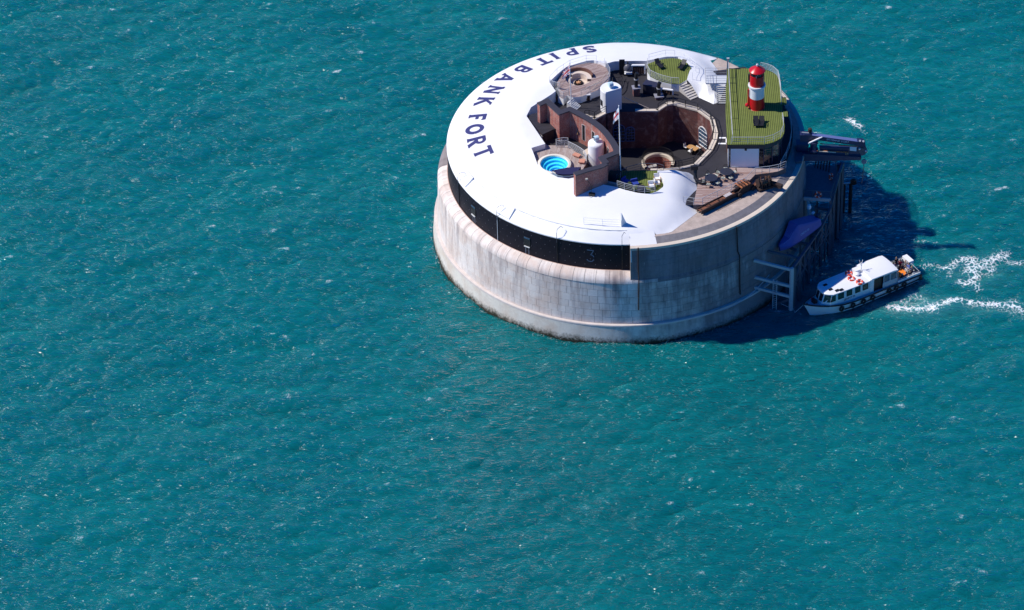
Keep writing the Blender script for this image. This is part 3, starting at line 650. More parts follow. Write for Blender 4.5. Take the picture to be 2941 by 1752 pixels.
# --- brick screen wall with dark coping between pool and courtyard
def thick_path(pts, w):
    L_ = []; Rr = []
    for i, p in enumerate(pts):
        a_ = pts[max(0, i - 1)]; c_ = pts[min(len(pts) - 1, i + 1)]
        d1 = (p - a_).normalized() if i > 0 else (c_ - p).normalized(); d2 = (c_ - p).normalized() if i < len(pts) - 1 else d1
        n1_ = Vector((-d1.y, d1.x)); n2_ = Vector((-d2.y, d2.x)); m = (n1_ + n2_).normalized(); k = min(2.2, 1 / max(.35, m.dot(n1_))); L_.append(p + m * (w / 2 * k)); Rr.append(p - m * (w / 2 * k))
    return [tuple(v) for v in L_] + [tuple(v) for v in reversed(Rr)]
path_px = [w5(385, 262), w5(590, 180), w5(890, 455), w5(1120, 372), w5(1300, 455), w5(1500, 560), w5(1680, 672), w5(1850, 800), w5(1980, 935), w5(2090, 1080), w5(2170, 1200), w5(2225, 1310), w5(2232, 1400), w6(2185, 345), w6(1890, 462), w6(1985, 590), w6(1870, 652), w6(1550, 740), w6(1238, 838)]
wp = [U(x, y, ZW).xy for x, y in path_px]
sl0 = 14   # from here the wall stands on the roof
b = MB().prism(thick_path(wp[:sl0 + 1], .55), ZF - .2, ZW); bw = b.build('screen_wall', brick, fort)
b = MB().prism(thick_path([wp[sl0] , wp[sl0 + 1]], .5), ZD - .2, ZW - .002).prism(thick_path(wp[sl0 + 1:], .5), ZD - .2, ZW - .004); b.build('screen_wall', brick, fort)
capm = M('wall_cap_lead', (.04, .038, .05), .6, .2, 2)
b = MB().prism(thick_path(wp[:12], .82), ZW, ZW + .16, bot=True); b.build('wall_cap', capm, bw)
b = MB().prism(thick_path(wp[11:16], .82), ZW + .004, ZW + .17, bot=True); b.build('wall_cap', capm, bw)
b = MB().prism(thick_path(wp[15:], .74), ZW - .004, ZW + .155, bot=True); b.build('wall_cap', capm, bw)
# slit windows in its sunny face
def on_path(pxx, pts):   # point of the path seen at this pixel column
    for p, q_ in zip(pts[:-1], pts[1:]):
        xa = U(0, 0, 0)
        fa = proj_x(p); fb = proj_x(q_)
        if (fa - pxx) * (fb - pxx) <= 0: t = (pxx - fa) / (fb - fa); return p + (q_ - p) * t, (q_ - p).normalized()
def proj_x(p, z=ZW):
    d = Vector((p[0], p[1], z)) - CAM; return CX0 + FPX * d.dot(RT) / d.dot(FW)
def proj(P):
    d = Vector(P) - CAM; return (CX0 + FPX * d.dot(RT) / d.dot(FW), CY0 - FPX * d.dot(UP) / d.dot(FW))
for x, y0, y1 in [(1485, 730, 1070), (1720, 890, 1080), (1920, 1075, 1260), (2082, 1270, 1450)]:
    pxx, py0 = w5(x, y0); _, py1 = w5(x, y1)
    c_, d = on_path(pxx, wp[4:12]); nr = Vector((d.y, -d.x))
    if nr.x > 0: nr = -nr
    c_ = c_ + nr * .28; base = proj((c_.x, c_.y, ZW))[1]; zt = ZW - (py0 - base) / 17.9; zb = ZW - (py1 - base) / 17.9
    a = math.atan2(d.y, d.x)
    sf = MB().box((c_.x, c_.y, (zt + zb) / 2), (.66, .05, zt - zb + .14), a).build('slit_frame', M('pale_window_frame', (.5, .42, .40), .8, .2), bw)
    MB().box((c_.x + nr.x * .02, c_.y + nr.y * .02, (zt + zb) / 2), (.40, .06, zt - zb), a).build('slit', black, sf)
pa = U(*w5(1460, 640), 18.9); 
b = MB().tube([U(*w5(1462, 640), 18.2) + Vector((-.3, -.1, 0)), U(*w5(1300, 960), 16.4)], .05, 5); tag(b.build('timber_prop', tan, None), 'long pale timber prop leaning on the sunlit brick screen wall', 'prop')
# ================================================================ on the fort
def railing(label, pts, h=1.05, rails=4, gap=1.5, mat=None, r=.03, pr=None, name='railing', cat='railing', group=None, closed=False, toppts=None, fine=False):
    pts = [Vector(p) for p in pts]; mat = mat or galv; c = sum(pts, Vector()) / len(pts); c.z = min(p.z for p in pts)
    t = thing(name, label, cat, c, group=group); up = Vector((0, 0, h))
    MB().tube([p + up for p in pts], r * 1.25, 6).build('top_rail', mat, t)
    for k in range(1, rails):
        MB().tube([p + up * (k / rails) for p in pts], r * .7, 5).build('rail', mat, t)
    # posts share one mesh
    me = None; i = 0
    for a, b_ in zip(pts[:-1], pts[1:]):
        d = b_ - a; m = max(1, round(d.length / gap))
        for k in range(m + (1 if i == len(pts) - 2 else 0)):
            p = a + d * (k / m)
            if me is None:
                o = MB().tube([(0, 0, 0), (0, 0, h)], r * (pr or 1.2), 6).build('post', mat, None, local=True); me = o.data
            else: o = bpy.data.objects.new('post', me); C.objects.link(o)
            o.parent = t; o.location = p - c
        i += 1
    return t
ZP = 16.1
p5 = ZA(1500, 400)
# --- pool terrace
pd = [(1526, 424.7), (1566, 413), w5(600, 1215), w5(800, 1215), w5(1090, 1215), w5(1270, 1370), w5(1480, 1470), p5(1500, 430), p5(1530, 560), p5(1440, 700), p5(1230, 900), (1633, 515), (1602, 511), (1569, 494), (1543.7, 474)]
poly = [U(x, y, ZP).xy for x, y in pd]
t = thing('pool_terrace', 'weathered timber terrace round the plunge pool, beside the brick screen wall', 'terrace', U(1600, 450, ZP - .9))

pc = U(*p5(757, 574), ZP + .42)
ph_ = [(pc.x + 1.95 * math.cos(2 * PI * k / 28), pc.y + 1.95 * math.sin(2 * PI * k / 28)) for k in range(28)]; b = MB().cdt([tuple(p) for p in poly], [ph_], lambda x, y: ZP, 1.5, smooth=False)
b.prism([tuple(p) for p in poly], ZD - .05, ZP, mi=1, top=False); b.build('boards', [wood_c, MATS['deck_fascia']], t)
t = thing('plunge_pool', 'round blue stepped plunge pool with white rim', 'pool', (pc.x, pc.y, ZP))
MB().lathe([(2.12, ZP - .05), (2.14, ZP + .40), (2.08, ZP + .45), (1.78, ZP + .45), (1.74, ZP + .40), (1.74, ZP + .2)], 48, (pc.x, pc.y, 0)).build('rim', M('cream_pool_rim', (.80, .74, .62), .5, .08), t)
def poolm(nm, c):
    m = bpy.data.materials.new(nm); tr, bs = nt(m); q = NB(tr); v = q.n('TexVoronoi'); v.inputs['Scale'].default_value = 9; q.l(q.n('NewGeometry').outputs['Position'], v.inputs['Vector'])
    q.l(q.mix(q.math('MULTIPLY', v.outputs['Distance'], 1.2), c, tuple(min(1, k * 1.8 + .03) for k in c)), bs.inputs['Base Color']); bs.inputs['Roughness'].default_value = .3; return m
pb = [poolm('pool_mosaic_deep', (.01, .30, .85)), poolm('pool_mosaic_mid', (.05, .58, .95)), poolm('pool_mosaic_floor', (.14, .85, .95))]
b = MB(); prev = 1.76; prof = [(1.76, .42, 0, 0, 0)]
st = [(1.75, .42, 0, 0), (1.74, .02, 0, 0), (1.42, .0, .10, -.12), (1.40, -.26, .10, -.12), (1.10, -.28, .18, -.22), (1.08, -.52, .18, -.22), (.80, -.54, .22, -.30), (.78, -.76, .22, -.30), (.02, -.78, .22, -.30)]
rows = [[(pc.x + ox + r * math.cos(2 * PI * k / 40), pc.y + oy + r * math.sin(2 * PI * k / 40), ZP + z) for k in range(41)] for r, z, ox, oy in st]
b.grid(rows, mf=lambda i, j: (0, 1, 0, 1, 0, 1, 0, 2)[i]); b.build('basin', pb, t)
pm = bpy.data.materials.new('pool_water'); tr, bs = nt(pm); q = NB(tr); tb = q.n('BsdfTransparent'); tb.inputs[0].default_value = (.85, .98, 1, 1); gl = q.n('BsdfGlossy'); gl.inputs['Roughness'].default_value = .03
fr = q.n('Fresnel'); fr.inputs[0].default_value = 1.33; nz = q.noise(q.n('NewGeometry').outputs['Position'], 4, 3); bp = q.bump(nz, .25, .05); q.l(bp, fr.inputs[1]); q.l(bp, gl.inputs['Normal'])
mx = q.n('MixShader'); q.l(fr.outputs[0], mx.inputs[0]); q.l(tb.outputs[0], mx.inputs[1]); q.l(gl.outputs[0], mx.inputs[2]); q.l(mx.outputs[0], tr.nodes['Material Output'].inputs[0])
MB().lathe([(1.74, ZP + .28), (0.01, ZP + .28)], 40, (pc.x, pc.y, 0)).build('water', pm, t)
# dark cover and glazed screen by the pool
t = thing('pool_cover', 'navy folded pool cover inside a low glazed screen', 'cover', U(*p5(1000, 780), ZP))
cv = [U(*p5(x, y), ZP + .5).xy for x, y in [(700, 735), (1060, 668), (1390, 655), (1300, 770), (1225, 815), (1130, 832), (960, 832), (845, 820)]]
MB().prism([tuple(p) for p in cv], ZP + .02, ZP + .5).build('cover', M('navy_cover', (.018, .018, .075), .6, .2), t)
gp = [(668, 745), (750, 800), (835, 850), (960, 872), (1060, 872), (1130, 870), (1225, 845)]
for a_, c_ in zip(gp[:-1], gp[1:]):
    A_, B_ = U(*p5(*a_), ZP + .55), U(*p5(*c_), ZP + .55); dz = Vector((0, 0, .58)); o_ = (B_ - A_) * .01
    MB().beam((A_ + o_ - dz / 2) , (B_ - o_ - dz / 2), .05, .58).build('panel', M('frosted_panel', (.30, .38, .46), .3, .1), t)
railing('stainless railing along the pool terrace edge beside the brick screen wall', [U(*w5(*p), ZP) for p in [(1095, 1285), (1275, 1372), (1400, 1450)]] + [U(*p5(*p), ZP) for p in [(1480, 440), (1530, 560)]], 1.05, 5, 1.6, r=.035)
gt = railing('steel gate railing round the opening of the pool terrace', [U(*w5(*p), ZP) for p in [(800, 1235), (940, 1195), (1085, 1200), (1085, 1250), (1000, 1272), (815, 1262)]], 1.05, 4, 1.4, r=.03)
for k, (x, y) in enumerate([(1290, 365), (1410, 510)]):
    c_ = U(*p5(x, y), ZP + .28); sb = thing('sun_lounger', ('terracotta cushioned lounger lying slanted on the pool terrace boards', 'square terracotta cushion bench on the pool terrace, next to the railing')[k], 'lounger', (c_.x, c_.y, ZP), R((-32, -8)[k]))
    MB().box((0, 0, .24), ((.95, .75)[k], (.6, .8)[k], .14)).build('cushion', M('terracotta_cushion', (.55, .25, .17), .85, .15), sb, local=True)
    b = MB()
    for sx in (-.3, .3):
        for sy in (-.2, .2): b.box((sx, sy, .08), (.05, .05, .17))
    b.build('legs', tan, sb, local=True)
# white pad and vent towers
def vent_tower(label, px_, py_, zb, r, h, flat, cowl_a):
    c_ = U(px_, py_, zb); t = thing('vent_tower', label, 'tower', (c_.x, c_.y, zb), group=None)
    if not flat:
        MB().lathe([(r * 1.02, -.1), (r, 0), (r, h - .35), (r * .96, h - .15), (r * .8, h), (0, h + .06)], 32).build('body', white, t, local=True)
    else:   # D-shaped: round at the back, one flat side
        pl = [(r * math.cos(a_), r * math.sin(a_)) for a_ in [R(flat + 58 + 244 * k / 22) for k in range(23)]]
        b = MB().prism([(x, y) for x, y in pl], 0, h - .12); b.prism([(x * .94, y * .94) for x, y in pl], h - .12, h); b.build('body', white, t, local=True)
    hd = Vector((math.cos(cowl_a), math.sin(cowl_a), 0)); cc = Vector((0, 0, h + .5)) + hd * -.05
    MB().tube([(0, 0, h - .05), (0, 0, h + .25), cc], [.14, .14, .2], 10).build('cowl_stem', white, t, local=True)
    co2 = MB().tube([cc - hd * .30, cc - hd * .26, cc + hd * .26, cc + hd * .30], [.24, .34, .34, .33], 14).build('cowl', M('pale_blue_cowl', (.55, .72, .78), .4, .1), t, local=True)
    MB().tube([cc + hd * .302, cc + hd * .33], [.27, .27], 14).build('cowl_mouth', glassb, co2, local=True)
    MB().tube([cc + hd * .29, cc + hd * .345], [.11, .09], 10).build('cowl_hub', offwhite, co2, local=True)
    return t, c_
v1, c1 = vent_tower('white drum vent tower beside the plunge pool terrace, cowl facing the pool', *p5(1752, 520), ZD + .1, 1.03, 3.05, None, R(205))
v2, c2 = vent_tower('white D-shaped vent tower with flat side, standing at the courtyard edge', 1755, 312, ZD, 1.38, 3.3, -62, R(25))
MB().box((-1.20, -.62, 1.35), (.07, .55, .9), R(26)).build('hatch', black, v2, local=True)
MB().prism([tuple(U(*w5(x, y), ZD).xy) for x, y in [(1430, 1390), (1570, 1310), (1700, 1420), (1500, 1484)]], ZD - .02, ZD + .25).build('plinth', cream, v1)
# --- boarded shed
ZS = 16.6
sp = [w5(100, 520), w5(370, 432), w5(600, 452), w5(790, 490), w5(882, 690), w5(840, 830), w5(740, 832), w5(470, 962)]
sq = [U(*p, ZS).xy for p in sp]; t = thing('shed', 'low boarded shed with black roof tucked against the brick screen wall', 'shed', U(*w5(500, 800), ZD))
MB().prism([tuple(p) for p in sq], ZS - .12, ZS, bot=True).build('roof', shedm, t)
cen = sum(sq, Vector((0, 0))) / len(sq)
MB().prism([tuple(p + (cen - p) * .05) for p in sq], ZD, ZS - .11).build('wall', shedw, t)
b = MB().beam(Vector((*sq[0], ZS - .55)) , Vector((*sq[-1], ZS - .55)), .06, .5); b.build('white_side_panel', offwhite, t)
for k in range(3):
    a_ = sq[0].lerp(sq[-1], .15 + .3 * k); c_ = sq[0].lerp(sq[-1], .15 + .3 * k + .18); MB().beam(Vector((*a_, ZS - .5)), Vector((*c_, ZS - .5)), .09, .28).build('side_window', glassb, t)
b = MB().lathe([(.2, 0), (.2, .35), (.32, .36), (.3, .5), (0, .55)], 12, U(*w5(720, 590), ZS)); tag(b.build('roof_vent', black, None), 'small black mushroom vent on the black shed roof', 'vent')
# --- fire-pit deck
ZK = 16.2; fz = ZA(1560, 150)
fd = [U(*fz(x, y), ZK).xy for x, y in [(330, 690), (440, 470), (600, 370), (830, 300), (1100, 250), (1330, 275), (1500, 370), (1585, 540), (1545, 680), (1390, 860), (1110, 965), (900, 1050), (700, 1065), (560, 1020), (480, 1110), (350, 1040), (380, 880), (330, 800)]]
fcen = U(*fz(838, 610), ZK); fr_ = 1.72
t = thing('fire_pit_deck', 'oval timber deck with sunken round fire pit below the roof lettering', 'deck', (fcen.x, fcen.y, ZD))
fh = [(fcen.x + fr_ * math.cos(2 * PI * k / 28), fcen.y + fr_ * math.sin(2 * PI * k / 28)) for k in range(28)]
b = MB().cdt([tuple(p) for p in fd], [fh], lambda x, y: ZK, 1.5, smooth=False)
b.build('boards', wood_a, t)
b = MB(); n = len(fd)
for i in range(n): b.add([(*fd[i], ZK), (*fd[(i + 1) % n], ZK), (*fd[(i + 1) % n], ZD), (*fd[i], ZD)], [(0, 1, 2, 3)])
skirt = b.build('skirt', white, t)
for (x, y, w_, h_) in [(1025, 1085, 1.25, .72), (1330, 985, .5, .75), (640, 1130, .5, .6)]:   # dark log niches under the deck
    pass
b = MB().lathe([(fr_, ZK), (fr_, ZK - .42), (1.12, ZK - .42), (1.10, ZK - .85), (.62, ZK - .85), (.60, ZK - .95), (0.01, ZK - .95)], 36, (fcen.x, fcen.y, 0), mis=[1, 0, 0, 0, 2, 2]); b.build('pit_seat', [M('pale_pit_plaster', (.60, .50, .42), .8, .12), M('brown_bench_back', (.15, .065, .045), .7, .2), asphalt], t)
b = MB().lathe([(fr_ + .01, ZK - .3), (fr_ + .01, ZK + .42), (fr_ + .18, ZK + .42), (fr_ + .18, ZK - .05)], 24, (fcen.x, fcen.y, 0), a0=R(2), a1=R(150)); b.build('bench_back', MATS['brown_bench_back'], t)
b = MB().lathe([(1.14, ZK - .44), (1.14, ZK - .02), (1.70, ZK - .02), (1.70, ZK - .3)], 24, (fcen.x, fcen.y, 0), a0=R(-8), a1=R(140)); b.build('bench_seat', M('pale_bench_seat', (.66, .56, .48), .7, .1), t)
fb = thing('fire_bowl', 'copper fire bowl with logs at the bottom of the fire pit', 'fire bowl', (fcen.x, fcen.y, ZK - .95))
MB().lathe([(.20, 0), (.46, .05), (.56, .30), (.52, .30), (.40, .10), (0.01, .08)], 24).build('bowl', black, fb, local=True)
for k in range(5): MB().tube([(-.32 * math.cos(k * 1.2), -.32 * math.sin(k * 1.2), .20), (.3 * math.cos(k * 1.2 + .3), .3 * math.sin(k * 1.2 + .3), .30)], .075, 7).build('log', M('copper_log', (.62, .33, .17), .7, .3), fb, local=True)
railing('stainless railing round the outer curve of the fire pit deck', [U(*fz(x, y), ZK) for x, y in [(1480, 360), (1585, 540), (1545, 680), (1390, 860), (1110, 965), (900, 1050)]], 1.05, 4, 1.5, r=.025)
railing('short slatted railing at the stair head of the fire pit deck', [U(*fz(x, y), ZK) for x, y in [(300, 1010), (480, 1110), (600, 1020)]], 1.05, 6, 1.2, r=.03)
railing('short bright railing at the pointed end of the fire pit deck', [U(*fz(x, y), ZK) for x, y in [(155, 800), (260, 850), (400, 880)]], 1.0, 5, 1.1, r=.035)
railing('slim white railing on the roof lip behind the fire pit deck', [UR(*fz(x, y)) for x, y in [(150, 720), (330, 530), (640, 330), (1020, 215), (1260, 215), (1450, 290)]], .95, 2, 1.9, white, r=.018)
b = MB()
for a_, c_ in [((1530, 470), (1320, 690)), ((1320, 690), (1180, 870)), ((1320, 690), (950, 900))]: b.tube([U(*fz(*a_), ZK + .5), U(*fz(*c_), ZK + .5)], .05, 6)
tag(b.build('awning_frame', M('pale_pole', (.55, .45, .36), .6, .1), None), 'pale branching awning poles laid across the fire pit deck', 'poles')
# white stairs down from the fire-pit deck
def stairs(label, top_c, bot_c, width, n, mat, name='stairs', thick=None, stringer=None):
    top_c = Vector(top_c); bot_c = Vector(bot_c); d = bot_c - top_c; dh = Vector((d.x, d.y, 0)); rz = math.atan2(dh.y, dh.x); t = thing(name, label, 'stairs', (bot_c.x, bot_c.y, bot_c.z)); run = dh.length / n
    for k in range(n):
        p = top_c + d * ((k + .5) / n); h = thick or (p.z - bot_c.z + .05)
        MB().box((p.x, p.y, p.z - h / 2), (run * (.98 if thick is None else .86), width, h), rz).build('step', mat, t)
    if stringer:
        for s in (-1, 1):
            o_ = Vector((-math.sin(rz), math.cos(rz), 0)) * (width / 2 + .04) * s; MB().beam(top_c + o_ - Vector((0, 0, .1)), bot_c + o_ + Vector((0, 0, .05)), .05, .25).build('stringer', stringer, t)
    return t
stairs('blue-white steps leading down from the fire pit deck by the flagpole', U(*fz(620, 1130), ZK - .1), U(*fz(830, 1330), ZD + .05), 1.3, 7, offwhite)
# --- green deck at the back
ZG = 16.3; gz = ZA(1780, 150)
gd = [U(*gz(x, y), ZG).xy for x, y in [(660, 280), (650, 460), (720, 580), (850, 645), (980, 695), (1220, 755), (1400, 765), (1600, 650), (1660, 500), (1690, 370), (1600, 255), (1420, 160), (1250, 140), (1060, 155), (860, 200)]]
t = thing('turf_deck', 'green striped turf deck with two black loungers, behind the courtyard', 'deck', U(*gz(1150, 450), ZD))
MB().prism([tuple(p) for p in gd], ZD, ZG, side_mi=1).build('turf', [turf2, white], t)
railing('stainless railing along the front of the turf deck with two black loungers', [U(*gz(x, y), ZG) for x, y in [(655, 300), (655, 470), (720, 580), (850, 645), (980, 695), (1220, 755), (1400, 765)]], 1.05, 5, 1.5, r=.028)
railing('slim white railing on the roof lip behind the turf deck with two black loungers', [UR(*gz(x, y)) for x, y in [(690, 190), (1080, 90), (1300, 95), (1520, 170), (1660, 260), (1790, 370), (1800, 470), (1720, 640)]], .95, 2, 2.0, white, r=.018)
def lounger(label, loc, rz, cush=black, frame=black):
    t = thing('garden_lounger', label, 'lounger', loc, rz)
    MB().box((-.15, 0, .33), (1.15, .62, .09)).build('seat', cush, t, local=True)
    MB().box((.62, 0, .56), (.70, .62, .08), rot=Matrix.Rotation(R(-38), 3, 'Y')).build('backrest', cush, t, local=True)
    for s in (-1, 1):
        MB().beam((-.4, s * .36, .52), (.5, s * .36, .52), .06, .05).build('armrest', frame, t, local=True)
        for x in (-.6, .45): MB().beam((x, s * .34, 0), (x, s * .34, .50), .05, .05).build('leg', frame, t, local=True)
    return t
lounger('black lounger on the rear turf deck, on the side of the fire pit', U(*gz(940, 345), ZG), R(118)); lounger('black lounger on the rear turf deck, on the side of the steps', U(*gz(1470, 370), ZG), R(65))
stairs('sandy concrete steps running down from the rear turf deck', U(*gz(1500, 720), ZG - .1), U(*gz(1790, 1085), ZD + .06), 1.5, 7, stepc)
# niches with dark openings in the inner wall
def niche(label, x0, y0, x1, y1, z, h, fn, cat='niche'):
    a_ = U(*fn(x0, y0), z); c_ = U(*fn(x1, y1), z); m = (a_ + c_) / 2; t = thing('log_store', label, cat, (m.x, m.y, ZD)); d = c_ - a_; nr = Vector((d.y, -d.x, 0)).normalized()
    if nr.y > 0: nr = -nr
    a_ += nr * .12; c_ += nr * .12; up = Vector((0, 0, h / 2)); b = MB().beam(a_ - up, c_ - up, .14, h); b.build('back_panel', rustd, t)
    MB().beam(a_ + nr * .06, c_ + nr * .06, .28, .14).build('lintel', white, t)
    for p in (a_, c_): MB().beam(p + nr * .05 - up * 2, p + nr * .05, .16, .12).build('jamb', white, t)
    L_ = d.length; k = int(L_ / .28)
    b = MB()
    for i in range(k):
        for j in range(int(h / .24) - 1):
            p = a_ + (c_ - a_) * ((i + .5) / k) + Vector((0, 0, -h + .15 + .22 * j)); b.tube([p, p + nr * random.uniform(.1, .2)], random.uniform(.07, .11), 6)
    b.build('logs', M('stacked_logs', (.16, .085, .06), .9, .5, 7), t)
niche('white framed log store under the roof lip beside the barbecue', 2100, 290, 2405, 290, ZD + 1.5, 1.35, fz)
niche('log store set in the white skirt of the fire pit deck', 935, 1000, 1120, 985, ZK - .12, .85, fz)
niche('white framed log store under the rear turf deck', 985, 840, 1265, 880, ZG - .35, .75, gz)
b = MB().beam(U(*fz(1800, 345), ZD + 1.2), U(*fz(1930, 340), ZD + 1.2), .16, 2.2); tag(b.build('dark_doorway', black, None), 'black door in the white inner wall beside the barbecue', 'door')
# barbecue
bc = U(*fz(2005, 520), ZD); t = thing('barbecue', 'grey domed barbecue oven with white side shelves by the rear wall', 'barbecue', bc)
MB().box((0, 0, .4), (1.1, .75, .8)).build('stand', black, t, local=True)
MB().lathe([(.55, .8), (.58, 1.1), (.48, 1.45), (.25, 1.65), (0, 1.7)], 20).build('dome', M('grey_dome', (.10, .10, .12), .4, .2), t, local=True)
MB().lathe([(.09, 1.6), (.09, 1.9), (.14, 1.92), (.0, 1.98)], 12).build('chimney', black, t, local=True)
for z in (.45, .7): MB().box((.05, -.52, z), (1.0, .3, .04)).build('shelf', white, t, local=True)
# chimneys
def flue(label, fn, x, y, bs, bh, fh_, r, band=True):
    c_ = U(*fn(x, y), ZD); t = thing('chimney', label, 'chimney', c_)
    MB().box((0, 0, bh / 2), (*bs, bh), R(12)).build('brick_base', brickd, t, local=True)
    MB().box((0, 0, bh + .05), (bs[0] * 1.25, bs[1] * 1.25, .12), R(12)).build('cap', M('grey_flaunching', (.25, .25, .3), .8, .2), t, local=True)
    MB().tube([(0, 0, bh), (0, 0, bh + fh_ - .35), (.12, .0, bh + fh_)], r, 14).build('flue', black, t, local=True)
    MB().tube([(0, 0, bh + fh_ * .55), (0, 0, bh + fh_ * .6)], r * 1.2, 14).build('flue_ring', galv, t, local=True)
flue('tall black flue on a square brick stack, middle of the rear deck', gz, 390, 1010, (.85, .75), 1.15, 2.3, .24); flue('black flue on a low brick plinth next to the black plant box', gz, 925, 1085, (.95, .8), .35, 2.1, .25)
bx = U(*gz(735, 960), ZD); t = thing('plant_box', 'large black plant box beside the rear turf deck', 'box', (bx.x, bx.y, ZD))
MB().box((0, 0, .7), (1.75, 1.1, 1.4), R(-24)).build('body', M('dark_box_paint', (.018, .018, .030), .5, .2), t, local=True); MB().box((0, 0, 1.43), (1.85, 1.2, .08), R(-24)).build('lid', M('dark_lid', (.035, .035, .06), .4, .2), t, local=True)
# garden furniture frames and hoses on the black deck
b = MB()
for a_, c_ in [((1640, 600), (1640, 800)), ((1790, 600), (1790, 790)), ((1640, 600), (1790, 600)), ((1640, 700), (1790, 700)), ((1900, 560), (1900, 790)), ((1790, 600), (1900, 560))]: b.tube([U(*fz(*a_), ZD + .8), U(*fz(*c_), ZD + .4)], .03, 5)
tag(b.build('furniture_frame', black, None), 'black metal garden furniture frame in the shade of the rear wall', 'furniture')
tag(MB().tube([U(*fz(x, y), ZD + .05) for x, y in [(1900, 680), (1970, 690), (2000, 760), (1970, 900), (1900, 990), (1860, 1010)]], .04, 6).build('hose', black, None), 'black hose curling over the rear deck beside the D-shaped vent tower', 'hose')
tag(MB().tube([U(*gz(40, 1040), ZD + 1.6), U(*gz(400, 1200), ZD + .9), U(*gz(700, 1330), ZD + .2)], .03, 6).build('guy_rope', M('rope', (.55, .45, .38), .9, .1), None), 'pale guy rope stretched from the D-shaped vent tower to the courtyard edge', 'rope')
# potted shrub by the screen wall
sc = U(*w5(770, 150), ZD); t = thing('potted_shrub', 'small green potted shrub behind the brick screen wall by the steps', 'shrub', sc)
MB().lathe([(.25, 0), (.36, .55), (.33, .56), (.3, .45), (0, .45)], 16).build('pot', rust, t, local=True)
def leaves(n, r, c_, s, seed):
    rr = random.Random(seed); b = MB()
    for _ in range(n):
        while True:
            p = Vector((rr.uniform(-1, 1), rr.uniform(-1, 1), rr.uniform(-1, 1)))
            if .3 < p.length < 1: break
        p = Vector(c_) + p * r; m = Matrix.Rotation(rr.uniform(0, 6.3), 3, 'Z') @ Matrix.Rotation(rr.uniform(-1.2, 1.2), 3, 'X'); k = s * rr.uniform(.6, 1.3)
        b.add([p + m @ Vector(v) * k for v in ((-.5, 0, 0), (0, -.28, .1), (.5, 0, 0), (0, .28, .1))], [(0, 1, 2, 3)])
    return b
leafm = M('shrub_leaf', (.075, .105, .03), .7, .4, 9)
stuff(leaves(160, .55, (0, 0, 1.05), .2, 4).build('foliage', leafm, t, local=True))
MB().tube([(0, 0, .4), (0, 0, 1.1)], .04, 5).build('stem', rustd, t, local=True)
# --- railings round the courtyard
blk = black
cr = [Vector((p[0], p[1], ZD + .1)) for p in court]
railing('black iron railing along the far and right edge of the courtyard', [cr[k0 + k] for k in range(4, 13)], 1.1, 3, 1.9, blk, r=.04)
railing('black iron railing along the near edge of the courtyard behind the turf deck', [cr[k0 + k] for k in range(2, 5)], 1.1, 3, 2.0, blk, r=.035)
railing('black iron railing on the left courtyard edge between vent tower and screen wall', [cr[k0 + k] for k in (16, 17, 18)] + [U(*w5(1480, 560), ZD + .1)], 1.1, 3, 2.0, blk, r=.035)
t = railing('curved black railing round the courtyard stairwell', [Vector((sw.x + 2.0 * math.cos(R(d)), sw.y + 2.0 * math.sin(R(d)), ZF + .28)) for d in range(-15, 216, 15)], 1.0, 2, .17, blk, r=.018)
# courtyard windows, table
def arch_window(label_par, a_, c_, frac, w_, h_, zb, frame):
    d = (Vector(c_) - Vector(a_)).normalized(); nr = Vector((d.y, -d.x)); m = Vector(a_).lerp(Vector(c_), frac)
    ctr = Vector((sum(p[0] for p in court) / len(court), sum(p[1] for p in court) / len(court)))
    if nr.dot(ctr - m) < 0: nr = -nr
    def W3(u, z, o_): return (m.x + d.x * u + nr.x * o_, m.y + d.y * u + nr.y * o_, zb + z)
    out = [(-w_ / 2, 0), (w_ / 2, 0)] + [(w_ / 2 * math.cos(R(a2)), h_ - w_ / 2 + w_ / 2 * math.sin(R(a2))) for a2 in range(0, 181, 15)]
    b = MB(); n = len(out); b.add([W3(u, z, .03) for u, z in out], [tuple(range(n))]); wn2 = b.build('window', glassb if frame is white else glass, cwall)
    b = MB()
    for i in range(n): b.beam(W3(*out[i], .05), W3(*out[(i + 1) % n], .05), .09, .11)
    b.build('frame', frame, wn2); b = MB()
    for u in (-w_ / 6, w_ / 6): b.beam(W3(u, 0, .05), W3(u, h_ - .15, .05), .06, .06)
    for z in [h_ * k / 5 for k in range(1, 5)]: b.beam(W3(-w_ / 2, z, .052), W3(w_ / 2, z, .052), .055, .055)
    b.build('glazing_bars', frame, wn2)
arch_window('', court[k0 + 7 + 0], court[k0 + 8], .5, 1.0, 2.2, ZF + 1.3, white) if 0 else None
arch_window('', court[k0 + 9], court[k0 + 8], .45, 1.75, 3.0, ZF + .9, white)
arch_window('', court[k0 + 13], court[k0 + 14], .72, 1.5, 2.6, ZF + 1.2, M('blue_window_paint', (.10, .16, .32), .5, .2)); arch_window('', court[k0 + 13], court[k0 + 14], .22, 1.1, 2.2, ZF + 1.2, MATS['blue_window_paint'])
pt = U(*w8(1560, 1020), ZF + .75); t = thing('picnic_table', 'tan topped table on the courtyard floor below the arched window', 'table', (pt.x, pt.y, ZF), R(-38))
MB().box((0, 0, .75), (1.5, .85, .06)).build('tabletop', tan, t, local=True)
for sx in (-.6, .6):
    for sy in (-.3, .3): MB().box((sx, sy, .36), (.07, .07, .72)).build('leg', black, t, local=True)
